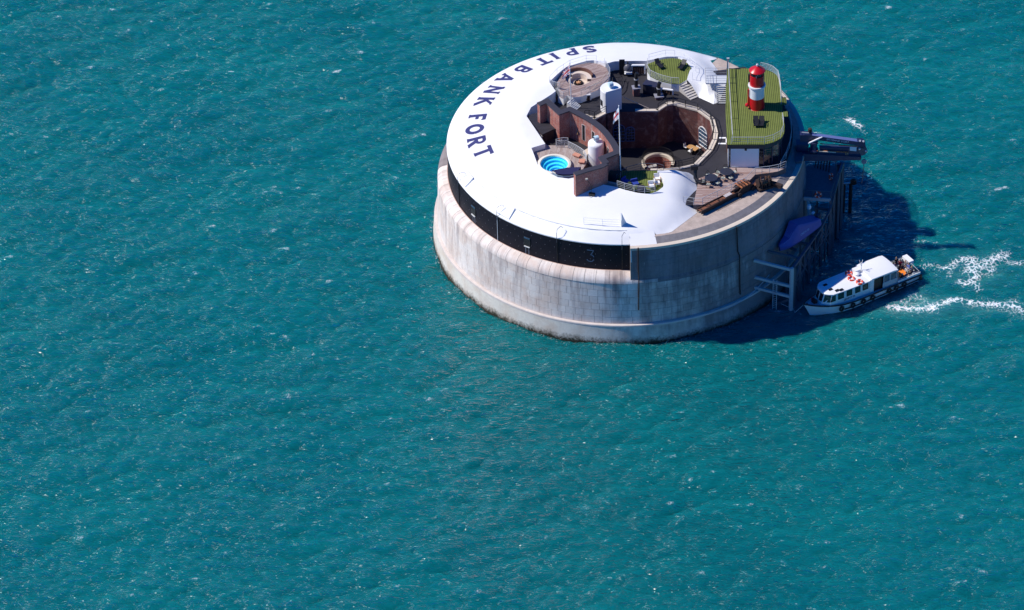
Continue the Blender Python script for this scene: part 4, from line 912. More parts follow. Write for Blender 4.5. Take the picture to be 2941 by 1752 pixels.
for k, (x, y, l) in enumerate([(1400, 1000, 'rear corner'), (1700, 1035, 'window end'), (1500, 1100, 'near side')]):
    p = U(*w8(x, y), ZF + .45); ch = thing('courtyard_chair', 'white chair at the tan courtyard table, at its ' + l, 'chair', (p.x, p.y, ZF), R(-38 + 90 * k))
    MB().box((0, 0, .45), (.45, .45, .05)).build('seat', white, ch, local=True); MB().box((-.21, 0, .72), (.04, .45, .42)).build('backrest', white, ch, local=True)
    for sx in (-.19, .19):
        for sy in (-.19, .19): MB().box((sx, sy, .22), (.04, .04, .44)).build('leg', black, ch, local=True)
# white painted marks on the deck
b = MB()
for a_, c_ in [((2185, 790), (2390, 790)), ((2170, 925), (2385, 925)), ((2370, 780), (2370, 930))]: b.beam(U(*w8(*a_), ZD + .012), U(*w8(*c_), ZD + .012), .28, .01)
b.build('painted_mark', white, deck)
# --- bottom turf deck by the flagpole
ZB = 15.75; bz = w7
bd = [U(*bz(x, y), ZB).xy for x, y in [(370, 745), (260, 1010), (290, 1150), (460, 1230), (780, 1320), (1000, 1330), (1260, 1270), (1390, 1100), (1400, 990), (1350, 850), (1210, 742), (800, 742)]]
t = thing('turf_deck', 'green striped turf deck with blue seats beside the flagpole and screen wall', 'deck', U(*bz(900, 1000), ZD))
MB().prism([tuple(p) for p in bd], ZD - .05, ZB, side_mi=1).build('turf', [turf3, white], t)
railing('stainless railing along the lower side of the turf deck with blue seats', [UR(*bz(x, y)) for x, y in [(270, 1135), (440, 1190), (670, 1250), (920, 1280), (1165, 1245)]], 1.0, 4, 1.4, r=.03)
railing('blue-grey railing between the turf deck with blue seats and the courtyard', [U(*bz(x, y), ZB) for x, y in [(255, 1010), (375, 900), (490, 830), (830, 740), (1215, 740), (1370, 790)]], 1.1, 3, 1.6, steel, r=.03)
for k, (x, y, rz) in enumerate([(690, 1090, 20), (470, 1045, 50)]):
    p = U(*bz(x, y), ZB); s_ = thing('outdoor_seat', ('bright blue cushioned seat in the sun on the turf deck by the railing', 'blue cushioned seat in shade on the turf deck by the brick wall')[k], 'seat', p, R(rz))
    MB().box((0, 0, .28), (.85, .8, .28)).build('cushion', M('bright_blue_cushion', (.02, .05, .30), .7, .15), s_, local=True); MB().box((0, .38, .55), (.85, .14, .45)).build('backrest', MATS['bright_blue_cushion'], s_, local=True); MB().box((0, 0, .07), (.8, .75, .14)).build('base', black, s_, local=True)
for k, (x, y, rz) in enumerate([(1215, 985, 10), (1075, 1160, 10), (1215, 1090, 100)]):
    p = U(*bz(x, y), ZB); s_ = thing('wooden_armchair', ('wooden armchair with white cushion on the turf deck, next to the flag shadow', 'wooden armchair with white cushion on the turf deck, beside the dark round pouffe', 'wooden armchair with white cushion between the other two on the turf deck')[k], 'armchair', p, R(rz))
    MB().box((0, 0, .42), (.72, .68, .16)).build('cushion', white, s_, local=True); MB().box((0, .34, .70), (.72, .12, .45)).build('back_cushion', white, s_, local=True)
    for sx in (-1, 1):
        MB().box((sx * .38, 0, .58), (.06, .7, .05)).build('armrest', tan, s_, local=True)
        for sy in (-.3, .3): MB().box((sx * .36, sy, .28), (.06, .06, .56)).build('leg', tan, s_, local=True)
p = U(*bz(840, 1240), ZB); tag(MB().lathe([(.3, 0), (.55, .12), (.62, .4), (.5, .72), (.2, .82), (0, .83)], 20, p).build('pouffe', M('charcoal_wicker', (.035, .03, .04), .9, .3, 12), None), 'dark round wicker pouffe behind the lower railing of the turf deck', 'pouffe')
for k, (x, y) in enumerate([(540, 1170), (700, 1235)]):
    p = U(*bz(x, y), ZB); s_ = thing('planter', ('leafy green planter behind the railing, nearer the brick wall', 'leafy green planter behind the railing, next to the dark pouffe')[k], 'planter', p)
    MB().box((0, 0, .2), (1.0, .35, .4), R(-15)).build('trough', black, s_, local=True); stuff(leaves(120, .38, (0, 0, .62), .2, 9 + k).build('foliage', M('bright_leaf', (.16, .20, .05), .7, .4, 9), s_, local=True))
# low block walls by the screen wall, floodlight
b = MB().beam(U(*p5(1895, 1040), 16.15), U(*p5(2240, 1110), 16.15), .18, .9); tag(b.build('low_wall', M('beige_block', (.42, .36, .34), .85, .15), None), 'low beige block wall between brick screen wall and turf deck railing', 'wall')
p = UR(*p5(1640, 1330)); t = thing('floodlight', 'black floodlight on a tripod stand on the white roof by the brick wall', 'floodlight', p)
for k in range(3): MB().tube([(0, 0, .5), (.45 * math.cos(2.1 * k), .45 * math.sin(2.1 * k), 0)], .03, 5).build('leg', black, t, local=True)
MB().tube([(0, 0, .35), (0, 0, 1.5), (-.25, .05, 1.9), (-.55, .1, 2.35)], .035, 6).build('mast', black, t, local=True)
MB().box((-.6, .1, 2.45), (.28, .22, .2), R(20)).build('lamp_head', M('lamp_housing', (.55, .50, .42), .4, .1), t, local=True); MB().box((.05, 0, .2), (.75, .4, .3), R(-15)).build('battery_box', black, t, local=True)
# dark lean-to between the screen wall and the turf deck
t = thing('lean_to', 'dark slatted lean-to roof between the brick screen wall and the turf deck', 'lean-to', U(*bz(180, 1000), ZD))
q4 = [U(*bz(55, 738), 17.3), U(*bz(362, 742), 17.3), U(*bz(248, 1005), 15.95), U(*bz(0, 965), 15.95)]
for k in range(9):
    a_, c_ = q4[0].lerp(q4[3], k / 9), q4[1].lerp(q4[2], k / 9); e_, g_ = q4[0].lerp(q4[3], (k + .9) / 9), q4[1].lerp(q4[2], (k + .9) / 9); dn = Vector((0, 0, -.06))
    MB().add([a_, c_, g_, e_, a_ + dn, c_ + dn, g_ + dn, e_ + dn], [(3, 2, 1, 0), (4, 5, 6, 7), (0, 1, 5, 4), (2, 3, 7, 6), (1, 2, 6, 5), (3, 0, 4, 7)]).build('slat', M('dark_slat', (.022, .018, .024), .7, .3), t)
for p in (q4[0], q4[1]): MB().beam((p.x, p.y, ZD), p + Vector((0, 0, -.08)), .1, .1).build('post', black, t)
# --- flags
def flag_grid(t, fn, pole_top, nx=26, ny=18, mats=None, mf=None, du=(-1.0, -.15, -1.1), hoist=1.25, amp=.12):
    P = []
    for i in range(ny + 1):
        row = []
        for j in range(nx + 1):
            s, v = j / nx, i / ny; w_ = amp * math.sin(s * 9 + v * 2) * s ** .5
            row.append(Vector(pole_top) + Vector((du[0] * s + w_ * .3, du[1] * s + w_, du[2] * s ** 1.2 - hoist * v * (1 - .28 * s))))
        P.append(row)
    MB().grid(P, mf=mf).build('flag', mats, t)
fw_, fr2, fb2 = M('flag_white', (.8, .8, .8), .8, .05), M('flag_red', (.50, .01, .03), .8, .08), M('flag_blue', (.01, .02, .20), .8, .08)
def jack(i, j, nx=26, ny=18):
    u, v = (j + .5) / nx, (i + .5) / ny; du_, dv = abs(u - .5) * 2, abs(v - .5)
    if abs(v - .5) < .10 or abs(u - .5) < .055: return 1
    if abs(v - .5) < .17 or abs(u - .5) < .09: return 0
    k = min(abs((u - v)), abs(u - (1 - v)))
    return 1 if k < .05 else (0 if k < .13 else 2)
def cross(i, j, nx=26, ny=18):
    u, v = (j + .5) / nx, (i + .5) / ny; return 1 if abs(u - .5) < .07 or abs(v - .5) < .10 else 0
p0 = U(*fz(668, 1325), ZD); hp = (1325 - 290) / 8.243 / 17.9
t = thing('flagpole', 'white flagpole with red, white and blue crossed flag beside the fire pit deck', 'flagpole', p0)
MB().tube([p0, p0 + Vector((-.12, 0, hp))], [.07, .045], 8).build('pole', white, t); MB().lathe([(0.01, -.06), (.07, 0), (.01, .07)], 10, p0 + Vector((-.12, 0, hp + .05))).build('finial', white, t)
flag_grid(t, None, p0 + Vector((-.15, 0, hp - .3)), mats=[fw_, fr2, fb2], mf=jack, du=(-.95, .75, -1.75), hoist=1.5)
p0 = U(1783, 521, ZD); hp = (521 - 315) / 17.9
t = thing('flagpole', 'white flagpole flying a white flag with red cross at the courtyard corner', 'flagpole', p0)
MB().tube([p0, p0 + Vector((-.18, 0, hp))], [.08, .05], 8).build('pole', white, t); MB().lathe([(0.01, -.06), (.08, 0), (.01, .07)], 10, p0 + Vector((-.18, 0, hp + .05))).build('finial', white, t)
flag_grid(t, None, p0 + Vector((-.22, 0, hp - .3)), mats=[fw_, fr2], mf=cross, du=(-.66, .6, -1.6), hoist=1.7)
# ================================================================ roof house, lighthouse
ZH = 18.8; hz = ZA(1740, 100, 4.122)
ho = [U(*p, ZH) for p in [(2089, 196), (2084.5, 255), (2084, 320), (2088, 415), (2100, 415.5), (2196, 415.4), (2223, 408), (2244.6, 396), (2253, 380), (2253.5, 360), (2250, 343), (2247, 300), (2244.6, 260), (2241, 235), (2237, 221), (2223, 209), (2205, 201), (2185, 197)]]
hp2 = [(p.x, p.y) for p in ho]; hc = Vector((sum(p[0] for p in hp2) / len(hp2), sum(p[1] for p in hp2) / len(hp2)))
def inset(poly, d):
    r = []
    n = len(poly)
    for i in range(n):
        p = Vector(poly[i]); a_ = (p - Vector(poly[i - 1])).normalized(); c_ = (Vector(poly[(i + 1) % n]) - p).normalized(); m = (Vector((-a_.y, a_.x)) + Vector((-c_.y, c_.x))); m = m.normalized() if m.length > 1e-6 else Vector((-a_.y, a_.x))
        r.append(p + m * d * sgn)
    return [tuple(v) for v in r]
area = sum(hp2[i][0] * hp2[(i + 1) % len(hp2)][1] - hp2[(i + 1) % len(hp2)][0] * hp2[i][1] for i in range(len(hp2))); sgn = 1 if area > 0 else -1
house = thing('roof_house', 'flat roofed bar house with striped green turf roof carrying the lighthouse', 'building', (hc.x, hc.y, ZD))
MB().prism(hp2, ZH - .06, ZH, bot=True).build('turf_roof', turf, house)
MB().prism(inset(hp2, .06), ZH - .68, ZH - .055, bot=True).build('fascia', M('dark_fascia', (.028, .03, .042), .5, .2), house)
MB().prism(inset(hp2, .34), ZD, ZH - .67).build('glass_wall', glass, house)
fx0 = U(*(2098, 481), ZD); fx1 = U(*(2179, 481), ZD)
b = MB().beam(fx0 + Vector((0, .2, 1.45)), fx1 + Vector((0, .2, 1.45)), .4, 2.9); sh = b.build('white_front', M('pale_front_panel', (.80, .81, .82), .6, .04, .5), house)
MB().box(fx0.lerp(fx1, .18) + Vector((0, -.03, .08)), (.9, .12, .14)).build('threshold', galv, sh); MB().box(fx0.lerp(fx1, .53) + Vector((0, -.06, 2.8)), (.28, .2, .2)).build('lamp', black, sh)
b = MB()
for i in range(4, 14):
    if i % 1 == 0:
        p = Vector(inset(hp2, .31)[i]); b.box((p.x, p.y, (ZD + ZH - .67) / 2), (.09, .09, ZH - .67 - ZD), 0)
b.build('mullions', navy, house)
MB().box(fx1 + Vector((.9, .9, 1.0)), (1.1, .5, 1.5), R(-20)).build('inner_counter', M('bar_wood', (.16, .07, .05), .6, .2), house)
lw = [Vector(inset(hp2, .30)[i]) for i in (1, 2, 3)]
MB().beam((*lw[0], ZD + 1.5), (*lw[1], ZD + 1.5), .12, 3.0).beam((*lw[1], ZD + 1.5), (*lw[2], ZD + 1.5), .121, 3.0).build('side_wall', offwhite, house)
MB().box(U(*w8(2385, 1060), ZD) + Vector((-.05, 0, 1.0)), (.12, 1.5, 2.1)).build('side_door', rust, house); MB().box(U(*w8(2430, 1000), ZD) + Vector((0, 0, 1.4)), (.2, 3.6, .12)).build('door_rail', navy, house)
# seams of the turf
b = MB(); sz = ZA(1980, 160)
for L_ in ([(1100, 330), (1100, 525), (945, 525)], [(945, 650), (1110, 650), (1165, 1484)]):
    for a_, c_ in zip(L_[:-1], L_[1:]): b.beam(U(*sz(*a_), ZH + .01), U(*sz(*c_), ZH + .01), .09, .02)
b.build('turf_edging', M('dark_green_edge', (.03, .045, .02), .8, .2), house)
hb = hz
MB().prism([tuple(U(*sz(x, y), ZH).xy) for x, y in [(2170, 990), (2290, 990), (2300, 1150), (2180, 1150)]], ZH - .1, ZH + .02, bot=True).build('balcony_step', turf, house)
MB().prism([tuple(U(*sz(x, y), ZH).xy) for x, y in [(2210, 1310), (2320, 1310), (2330, 1440), (2220, 1440)]], ZH - .1, ZH + .02, bot=True).build('balcony_step', turf, house)
rl = inset(hp2, .15)
railing('galvanised railing round the far rounded end of the green house roof', [Vector((*rl[i], ZH)) for i in (17, 16, 15, 14, 13, 12, 11)], 1.05, 5, 1.6, galv, r=.032)
railing('galvanised railing round the near rounded end of the green house roof', [Vector((*rl[i], ZH)) for i in (10, 9, 8, 7, 6, 5, 4)], 1.05, 3, 2.4, galv, r=.028)
railing('long galvanised railing along the courtyard side of the green house roof', [U(*sz(925, 290), ZH), U(*sz(935, 640), ZH), U(*sz(960, 1080), ZH), U(*sz(985, 1484), ZH), U(*hz(1500, 1260), ZH)], 1.05, 2, 2.8, galv, r=.035)
tag(MB().box(U(*sz(912, 300), ZH) + Vector((0, 0, .75)), (.28, .2, 1.5)).box(U(*sz(912, 300), ZH) + Vector((0, 0, 1.55)), (.34, .26, .1)).build('gate_post', galv, None), 'thick galvanised gate post at the far corner of the green roof', 'post')
# lighthouse
lc = U(*sz(1588, 1203), ZH); t = thing('lighthouse', 'red and white banded model lighthouse on the green turf roof', 'lighthouse', lc)
MB().lathe([(1.06, 0), (1.02, .04), (.965, 1.62)], 40).build('lower_drum', redp, t, local=True)
MB().lathe([(.97, 1.62), (.955, 3.2), (1.10, 3.22), (1.14, 3.34), (1.10, 3.46), (.92, 3.46)], 40).build('white_band', M('lighthouse_white', (.74, .77, .78), .35, .05), t, local=True)
MB().lathe([(.91, 3.44), (.89, 4.95), (.84, 4.95), (.83, 4.8)], 40).build('upper_drum', redp, t, local=True)
MB().lathe([(.80, 4.6), (.80, 5.55)], 24).build('lantern_glass', glass, t, local=True)
for k in range(6): MB().tube([(.86 * math.cos(k * PI / 3 + .3), .86 * math.sin(k * PI / 3 + .3), 4.9), (.86 * math.cos(k * PI / 3 + .3), .86 * math.sin(k * PI / 3 + .3), 5.56)], .035, 6).build('lantern_post', redp, t, local=True)
MB().tube([(-.1, -.85, 4.95), (-.15, -.87, 5.2), (.1, -.86, 5.45)], .03, 5).build('lamp_bracket', white, t, local=True)
cone = MB().lathe([(.80, 5.50), (1.03, 5.52), (1.04, 5.60), (.98, 5.66), (.16, 6.22), (0.01, 6.24)], 40).build('cone_roof', redp, t, local=True)
MB().lathe([(.13, 6.2), (.12, 6.34), (.16, 6.4), (.12, 6.52), (0.01, 6.56)], 16).build('finial', M('silver_ball', (.6, .62, .65), .3, .1), cone, local=True)
MB().tube([(-1.08, -.35, .55), (-1.06, -.33, 2.9)], .10, 8).build('side_pipe', redp, t, local=True)
MB().lathe([(0.01, -.27), (.19, -.19), (.27, 0), (.19, .19), (0.01, .27)], 16, (-1.22, -.45, .55)).build('pipe_bulb', redp, t, local=True)
MB().box((-1.0, .3, 4.2), (.2, .35, 1.1)).build('door_hatch', black, t, local=True)
# recliner pair on the roof
for k, (x, l) in enumerate([(1778, 'on the side of the courtyard'), (1840, 'on the side of the crane')]):
    lounger('black slatted recliner on the green roof below the lighthouse, ' + l, U(*hz(x, 1065), ZH), R(92 - 6 * k))
# stair platform at the back of the house
pz = 17.0; pp = [U(*sz(x, y), pz) for x, y in [(390, 650), (890, 645), (880, 455), (370, 460)]]
t = thing('stair_platform', 'galvanised steel landing with stairs climbing to the green roof', 'platform', (pp[0].x, pp[0].y, ZD))
MB().prism([tuple(p.xy) for p in pp], pz - .18, pz, bot=True).build('landing', M('pale_grating', (.55, .58, .62), .6, .1), t)
for q_ in (sz(590, 650), sz(880, 650)): p = U(*q_, pz); MB().beam((p.x, p.y, ZD), (p.x, p.y, pz - .1), .12, .12).build('leg', galv, t)
railing('thin galvanised railing round the steel stair landing', [pp[1], pp[0], pp[3], pp[2]], 1.1, 3, 1.3, galv, r=.025)
stairs('open steel stairs below the landing next to the green roofed house', U(*sz(765, 700), pz - .25), U(*sz(765, 1140), ZD + .05), 1.15, 9, galv, thick=.05, stringer=galv)
railing('curved galvanised railing on the outer walkway behind the green roofed house', [polar(21.7, R(d), ZD) for d in range(-22, 40, 6)], 1.1, 3, 2.2, galv, r=.032)
railing('galvanised railing along the board walk edge above the gun terrace', [de[i] + Vector((0, 0, .03)) for i in range(1, 8)], 1.05, 3, 2.0, galv, r=.03)
railing('short railing on the board walk end, pointing onto the white roof', [de[1] + Vector((0, 0, .03)), de[0] + Vector((0, 0, .03)), U(*wz(20, 1180), ZD)], 1.05, 2, 2.0, galv, r=.026)
# --- garden tables and chairs
def gtable(x, y, l):
    p = U(*wz(x, y), ZD + .03); t = thing('garden_table', 'round black metal garden table on the board walk, ' + l, 'table', p)
    MB().lathe([(0.01, .70), (.80, .70), (.82, .73), (.80, .75), (0.01, .75)], 28).build('tabletop', M('dark_metal_table', (.03, .032, .045), .4, .4, 9), t, local=True)
    MB().tube([(0, 0, .05), (0, 0, .7)], .05, 8).build('pedestal', black, t, local=True)
    for k in range(4): MB().tube([(0, 0, .3), (.42 * math.cos(k * PI / 2 + .7), .42 * math.sin(k * PI / 2 + .7), 0)], .03, 5).build('foot', black, t, local=True)
    return p
cb_ = {}
def gchair(loc, rz, label):
    t = thing('garden_chair', label, 'chair', loc, rz)
    if not cb_:
        cb_['seat'] = MB().box((0, 0, .44), (.46, .46, .05)).build('seat', M('pale_seat_pad', (.45, .47, .40), .8, .2), t, local=True)
        b = MB(); pts = [(-.24, .24 * math.cos(R(a_)) * 1, .5 + .45 * math.sin(R(a_))) for a_ in range(0, 181, 20)]; b.tube(pts, .025, 5)
        for a_ in (50, 90, 130): b.tube([(-.23, .0 + .1 * math.cos(R(a_)), .48), (-.24, .22 * math.cos(R(a_)), .5 + .44 * math.sin(R(a_)))], .016, 4)
        cb_['backrest'] = b.build('backrest', black, t, local=True)
        cb_['leg'] = [MB().tube([(sx * .2, sy * .2, .43), (sx * .24, sy * .23, 0)], .022, 5).build('leg', black, t, local=True) for sx in (-1, 1) for sy in (-1, 1)]
    else:
        for src in [cb_['seat'], cb_['backrest']] + cb_['leg']: o = src.copy(); C.objects.link(o); o.parent = t
    return t
for (x, y, l, angs) in [(680, 690, 'next to the black drain pipe', (110, 55, 200, 250, 320)), (1040, 545, 'next to the white house front', (95, 165, 20, 245, 300))]:
    p = gtable(x, y, l)
    for k, a_ in enumerate(angs): gchair(p + Vector((1.08 * math.cos(R(a_)), 1.08 * math.sin(R(a_)), 0)), R(a_ + 180), 'black garden chair at the table ' + l + ', ' + ('facing the house', 'courtyard side', 'roof side', 'gun slide side', 'sea side')[k])
t = thing('drain_pipe', 'fat black elbowed pipe rising beside the white roof at the courtyard rim', 'pipe', U(*wz(300, 600), ZD))
MB().tube([U(*wz(560, 690), ZD + .3), U(*wz(430, 690), ZD + .3), U(*wz(350, 650), ZD + .35), U(*wz(305, 580), ZD + .6), U(*wz(300, 500), ZD + 1.0), U(*wz(312, 350), ZD + 1.7)], .24, 12).build('pipe', black, t)
MB().box(U(*wz(280, 340), ZD + 1.9), (.9, .4, .55), R(10)).build('hopper', black, t)
# --- old gun carriage and winch on the terrace
A_ = U(*wz(400, 1440), ZT); B_ = U(*wz(1330, 960), ZT); dv = (B_ - A_).normalized(); rz = math.atan2(dv.y, dv.x); nv = Vector((-dv.y, dv.x, 0)); L_ = (B_ - A_).length
t = thing('gun_slide', 'long rusted iron gun slide lying on the terrace below the board walk', 'gun slide', A_)
for s in (-1, 1): MB().beam(A_ + nv * .38 * s + Vector((0, 0, .42)), B_ + nv * .38 * s + Vector((0, 0, .42)), .16, .5).build('side_rail', rustd, t)
MB().beam(A_ + Vector((0, 0, .52)), B_ + Vector((0, 0, .52)), .62, .06).build('bed', rust, t)
for k in range(5): p = A_.lerp(B_, .05 + .22 * k); MB().box(p + Vector((0, 0, .36)), (.14, .72, .5), rz).build('cross_member', rustd, t)
MB().box(A_.lerp(B_, .72) + Vector((0, 0, .72)), (1.1, .5, .05), rz).build('notice_board', M('pale_notice', (.62, .55, .52), .7, .1), t)
MB().tube([A_.lerp(B_, .3) - nv * .95 + Vector((0, 0, .1)), A_.lerp(B_, 1.0) - nv * .95 + Vector((0, 0, .1))], .04, 5).build('low_pipe', black, t)
G_ = U(*wz(1430, 900), ZT); t = thing('gun_carriage', 'dark rusted gun carriage with orange-brown top bars on the terrace', 'gun carriage', G_, rz)
for s in (-1, 1):
    MB().prism([(-1.5, 0), (1.6, 0), (1.3, .0), (1.6, .01)], 0, .1).build('foot_plate', rustd, t, local=True) if 0 else None
    b = MB(); pr = [(-1.5, .1), (1.5, .1), (1.35, .7), (.6, 1.15), (-.5, 1.2), (-1.3, .7)]; vs = [(x, s * .55 - .06, z) for x, z in pr] + [(x, s * .55 + .06, z) for x, z in pr]; n = len(pr)
    b.add(vs, [tuple(range(n))[::-1], tuple(range(n, 2 * n))] + [(i, (i + 1) % n, n + (i + 1) % n, n + i) for i in range(n)]); b.build('cheek', rustd, t, local=True)
    for x in (-1.1, 1.1): MB().tube([(x, s * .62, .32), (x, s * .80, .32)], .32, 14).build('wheel', rustd, t, local=True)
for k in range(4): MB().box((-.7 + .45 * k, 0, 1.22), (.16, 1.35, .14)).build('cross_bar', orange if k % 2 == 0 else rust, t, local=True)
MB().tube([(-1.6, 0, .75), (-.6, 0, .9), (.9, 0, .9), (1.1, 0, .9)], [.18, .24, .34, .30], 14).build('barrel', rustd, t, local=True)
MB().box((1.9, -.2, .2), (1.1, .4, .25), R(20)).build('trail', rust, t, local=True)
W_ = U(*wz(1930, 820), ZT); t = thing('old_winch', 'heap of blackened winch gear on the terrace beside the carriage', 'winch', W_, R(30))
MB().box((0, 0, .15), (2.0, 1.2, .3)).build('bed', rustd, t, local=True)
for s in (-1, 1): MB().prism([(s * .55 - .08, -.5), (s * .55 + .08, -.5), (s * .55 + .08, .5), (s * .55 - .08, .5)], .2, 1.35).build('side_frame', rustd, t, local=True)
MB().tube([(-.8, 0, .9), (.8, 0, .9)], .34, 14).build('drum', black, t, local=True)
for x in (-.85, .85): MB().tube([(x, .1, 1.0), (x * 1.06, .1, 1.0)], .52, 18).build('gear', rustd, t, local=True)
for k in range(6): MB().tube([(-.7 + .28 * k, -.4, .3), (-.6 + .28 * k, random.uniform(-.2, .4), 1.3 + random.uniform(0, .4))], .06, 6).build('lever', rust if k % 2 else black, t, local=True)
MB().box((1.4, -.6, .35), (.5, 1.7, .5), R(30)).build('long_bar', rustd, t, local=True)
# end wall of the board walk
MB().beam(U(*wz(1880, 500), ZD - .35), U(*wz(2240, 440), ZD - .35), .12, .7).build('end_wall', M('buff_concrete', (.36, .31, .25), .9, .2), deck)
# --- fittings on the white roof
def davit(d, lab, pole=False):
    a_ = R(d); t = thing('davit', 'thin hooked davit at the roof edge ' + lab, 'davit', polar(22.5, a_, 13.9), group='davits along the roof edge')
    MB().tube([polar(22.52, a_, 13.2), polar(22.55, a_, 14.6), polar(22.3, a_, 15.1), polar(21.8, a_ + .012, 15.3), polar(21.6, a_ + .02, 15.0)], .035, 6).build('arm', steel, t)
    MB().tube([polar(22.47, a_, 9.95), polar(22.47, a_, 13.6)], .04, 6).build('down_pipe', white if pole else black, t)
for d, w_, lab in ((-89.5, 0, 'beside the pale end stone of the armour'), (-110.5, 0, 'between the number 3 and the nearer gun port'), (-133.4, 1, 'with a white down pipe below it'), (-156.2, 0, 'nearest the roof lettering')): davit(d, lab, w_)
for d, lab in ((-131.2, 'the davit with white down pipe'), (-154.4, 'the davit nearest the lettering')):
    t = thing('roof_wedge', 'white wedge block on the roof edge slope beside ' + lab, 'wedge', polar(21.5, R(d), 14.4), group='wedge blocks on the roof slope')
    r0_, r1_ = 22.3, 21.15; b = MB(); w_ = .05
    b.add([polar(r0_, R(d) - w_, 13.95), polar(r0_, R(d) + w_, 13.95), polar(r1_, R(d) + w_, 14.8), polar(r1_, R(d) - w_, 14.8), polar(r0_, R(d) - w_ * .9, 14.25), polar(r0_, R(d) + w_ * .9, 14.15), polar(r1_, R(d) + w_ * .9, 15.12), polar(r1_, R(d) - w_ * .9, 15.12)], [(4, 5, 6, 7), (0, 1, 5, 4), (1, 2, 6, 5), (2, 3, 7, 6), (3, 0, 4, 7)]); b.build('block', roofwhite, t)
f5 = ZA(1240, 420, 4.122); p0, p1 = UR(*f5(2250, 955)), UR(*f5(2305, 905))
b = MB().add([p0, p1, p0 + Vector((0, 0, 2.1)), p0 + Vector((-.12, .1, 0)), p1 + Vector((-.12, .1, 0)), p0 + Vector((-.12, .1, 2.1))], [(0, 1, 2), (5, 4, 3), (1, 4, 5, 2), (0, 2, 5, 3)]); tag(b.build('roof_fin', white, None), 'triangular white fin wall standing on the roof near its front edge', 'fin wall')
railing('faint white railing on the roof beside the triangular fin', [UR(*f5(x, y)) for x, y in [(1800, 925), (2020, 945), (2245, 955)]], 1.05, 3, 2.4, white, r=.018)
# square vent box near the far step of the roof
# ================================================================ crane
def UY(x, y, Y):
    d = ray(x, y); return CAM + d * ((Y - CAM.y) / d.y)
cz = ZA(2220, 340); YC = -3.4
def cp(x, y, dy=0): return UY(*cz(x, y), YC + dy)
crane = thing('deck_crane', 'navy folding knuckle boom crane reaching out from the fort over the landing stage', 'crane', cp(760, 860))
b = MB()
def beam_q(b, q, w, dy=0):   # four-cornered side outline, given thickness
    P = [cp(x, y, dy) for x, y in q]; n = len(P); h = Vector((0, w / 2, 0)); b.add([p - h for p in P] + [p + h for p in P], [tuple(range(n)), tuple(range(2 * n - 1, n - 1, -1))] + [(i, n + i, n + (i + 1) % n, (i + 1) % n) for i in range(n)]); return b
beam_q(MB(), [(690, 800), (2090, 880), (2075, 955), (690, 975)], .7, .0).build('base_beam', navy, crane)
MB().prism([tuple(U(*cz(x, y), 14.4).xy) for x, y in [(530, 790), (690, 790), (685, 1020), (520, 1020)]], 13.6, 14.4, bot=True).build('fort_bracket', steel, crane)
beam_q(MB(), [(545, 560), (840, 575), (840, 770), (560, 770)], 1.2, .9).build('mount_block', navy, crane)
c_ = cp(960, 760, .2); MB().lathe([(.62, 0), (.62, .25), (.45, .3), (.42, 1.1), (.55, 1.15), (.55, 1.4), (.4, 1.45), (.38, 2.4)], 20, c_).build('column', navy, crane)
beam_q(MB(), [(640, 350), (950, 350), (960, 540), (640, 500)], .9, .3).build('slew_head', navy, crane)
MB().lathe([(.2, 0), (.26, .15), (.26, .55), (.12, .62), (.0, .65)], 12, cp(875, 330, .2)).build('motor', rustd, crane)
MB().tube([cp(680, 330), cp(850, 345)], .06, 6).build('manifold', galv, crane)
boom = beam_q(MB(), [(930, 385), (2030, 535), (2000, 620), (1000, 480)], .55, -.1).build('main_boom', navy, crane)
P0, P1 = cp(930, 380, -.1), cp(2030, 530, -.1); MB().beam(P0 + Vector((0, 0, .03)), P1 + Vector((0, 0, .03)), .60, .05).build('boom_top_plate', M('blue_boom_top', (.13, .17, .36), .35, .15), boom)
me = text_mesh('SPITBANK FORT', .40, M('crane_lettering', (.75, .76, .78), .5, .05), 'crane_lettering'); o = bpy.data.objects.new('lettering', me); C.objects.link(o)
tp = cp(1530, 535, -.40); bd_ = (P1 - P0).normalized(); o.rotation_euler = Matrix((bd_, Vector((0, -1, 0)).cross(bd_) * 1, Vector((0, -1, 0)))).transposed().to_euler(); o.parent = boom; o.location = tp - OFF[crane.name] - Vector((0, 0, .1)); 
MB().tube([cp(840, 590, -.5), cp(1100, 470, -.5), cp(1170, 440, -.45)], [.11, .11, .06], 10).build('lift_ram', white, crane)
jib = beam_q(MB(), [(1100, 660), (2120, 690), (2130, 830), (1100, 770)], .5, .1).build('second_boom', navy, crane)
for (x0, y0, x1, y1) in [(1110, 600, 2010, 662), (1040, 765, 1790, 800)]:
    MB().tube([cp(x0, y0, -.3), cp(x1, y1, -.3)], .07, 6).build('ram_rod', orange, jib); MB().tube([cp(x0 + 60, y0 + 12, -.34), cp(x0 + 450, y0 + 38, -.34)], .085, 8).build('ram_sleeve', M('pale_sleeve', (.62, .52, .40), .5, .1), jib)
beam_q(MB(), [(1820, 670), (1980, 680), (1975, 775), (1820, 760)], .06, -.22).build('data_plate', white, jib)
for x in (1720, 1765): MB().tube([cp(x, 810, -.4), cp(x + 10, 865, -.4)], .05, 5).build('sling_hook', tan, jib)
beam_q(MB(), [(1990, 500), (2130, 510), (2185, 560), (2190, 700), (2120, 640), (2000, 630)], .7, 0).build('elbow', navy, crane)
beam_q(MB(), [(2010, 640), (2200, 690), (2235, 760), (2180, 820), (2100, 860), (2010, 730)], .6, .05).build('boom_tip', steel, crane)
for (x, y) in [(2140, 540), (2060, 530), (2200, 770), (2050, 720)]: MB().tube([cp(x, y, -.42), cp(x, y, .42)], .14, 10).build('pin', galv, crane)
wb = cp(2155, 1000); MB().tube([cp(2190, 820), wb], .025, 5).build('hoist_wire', black, crane)
hk = thing('crane_hook', 'grey hook block and chain hanging below the crane tip', 'hook', wb)
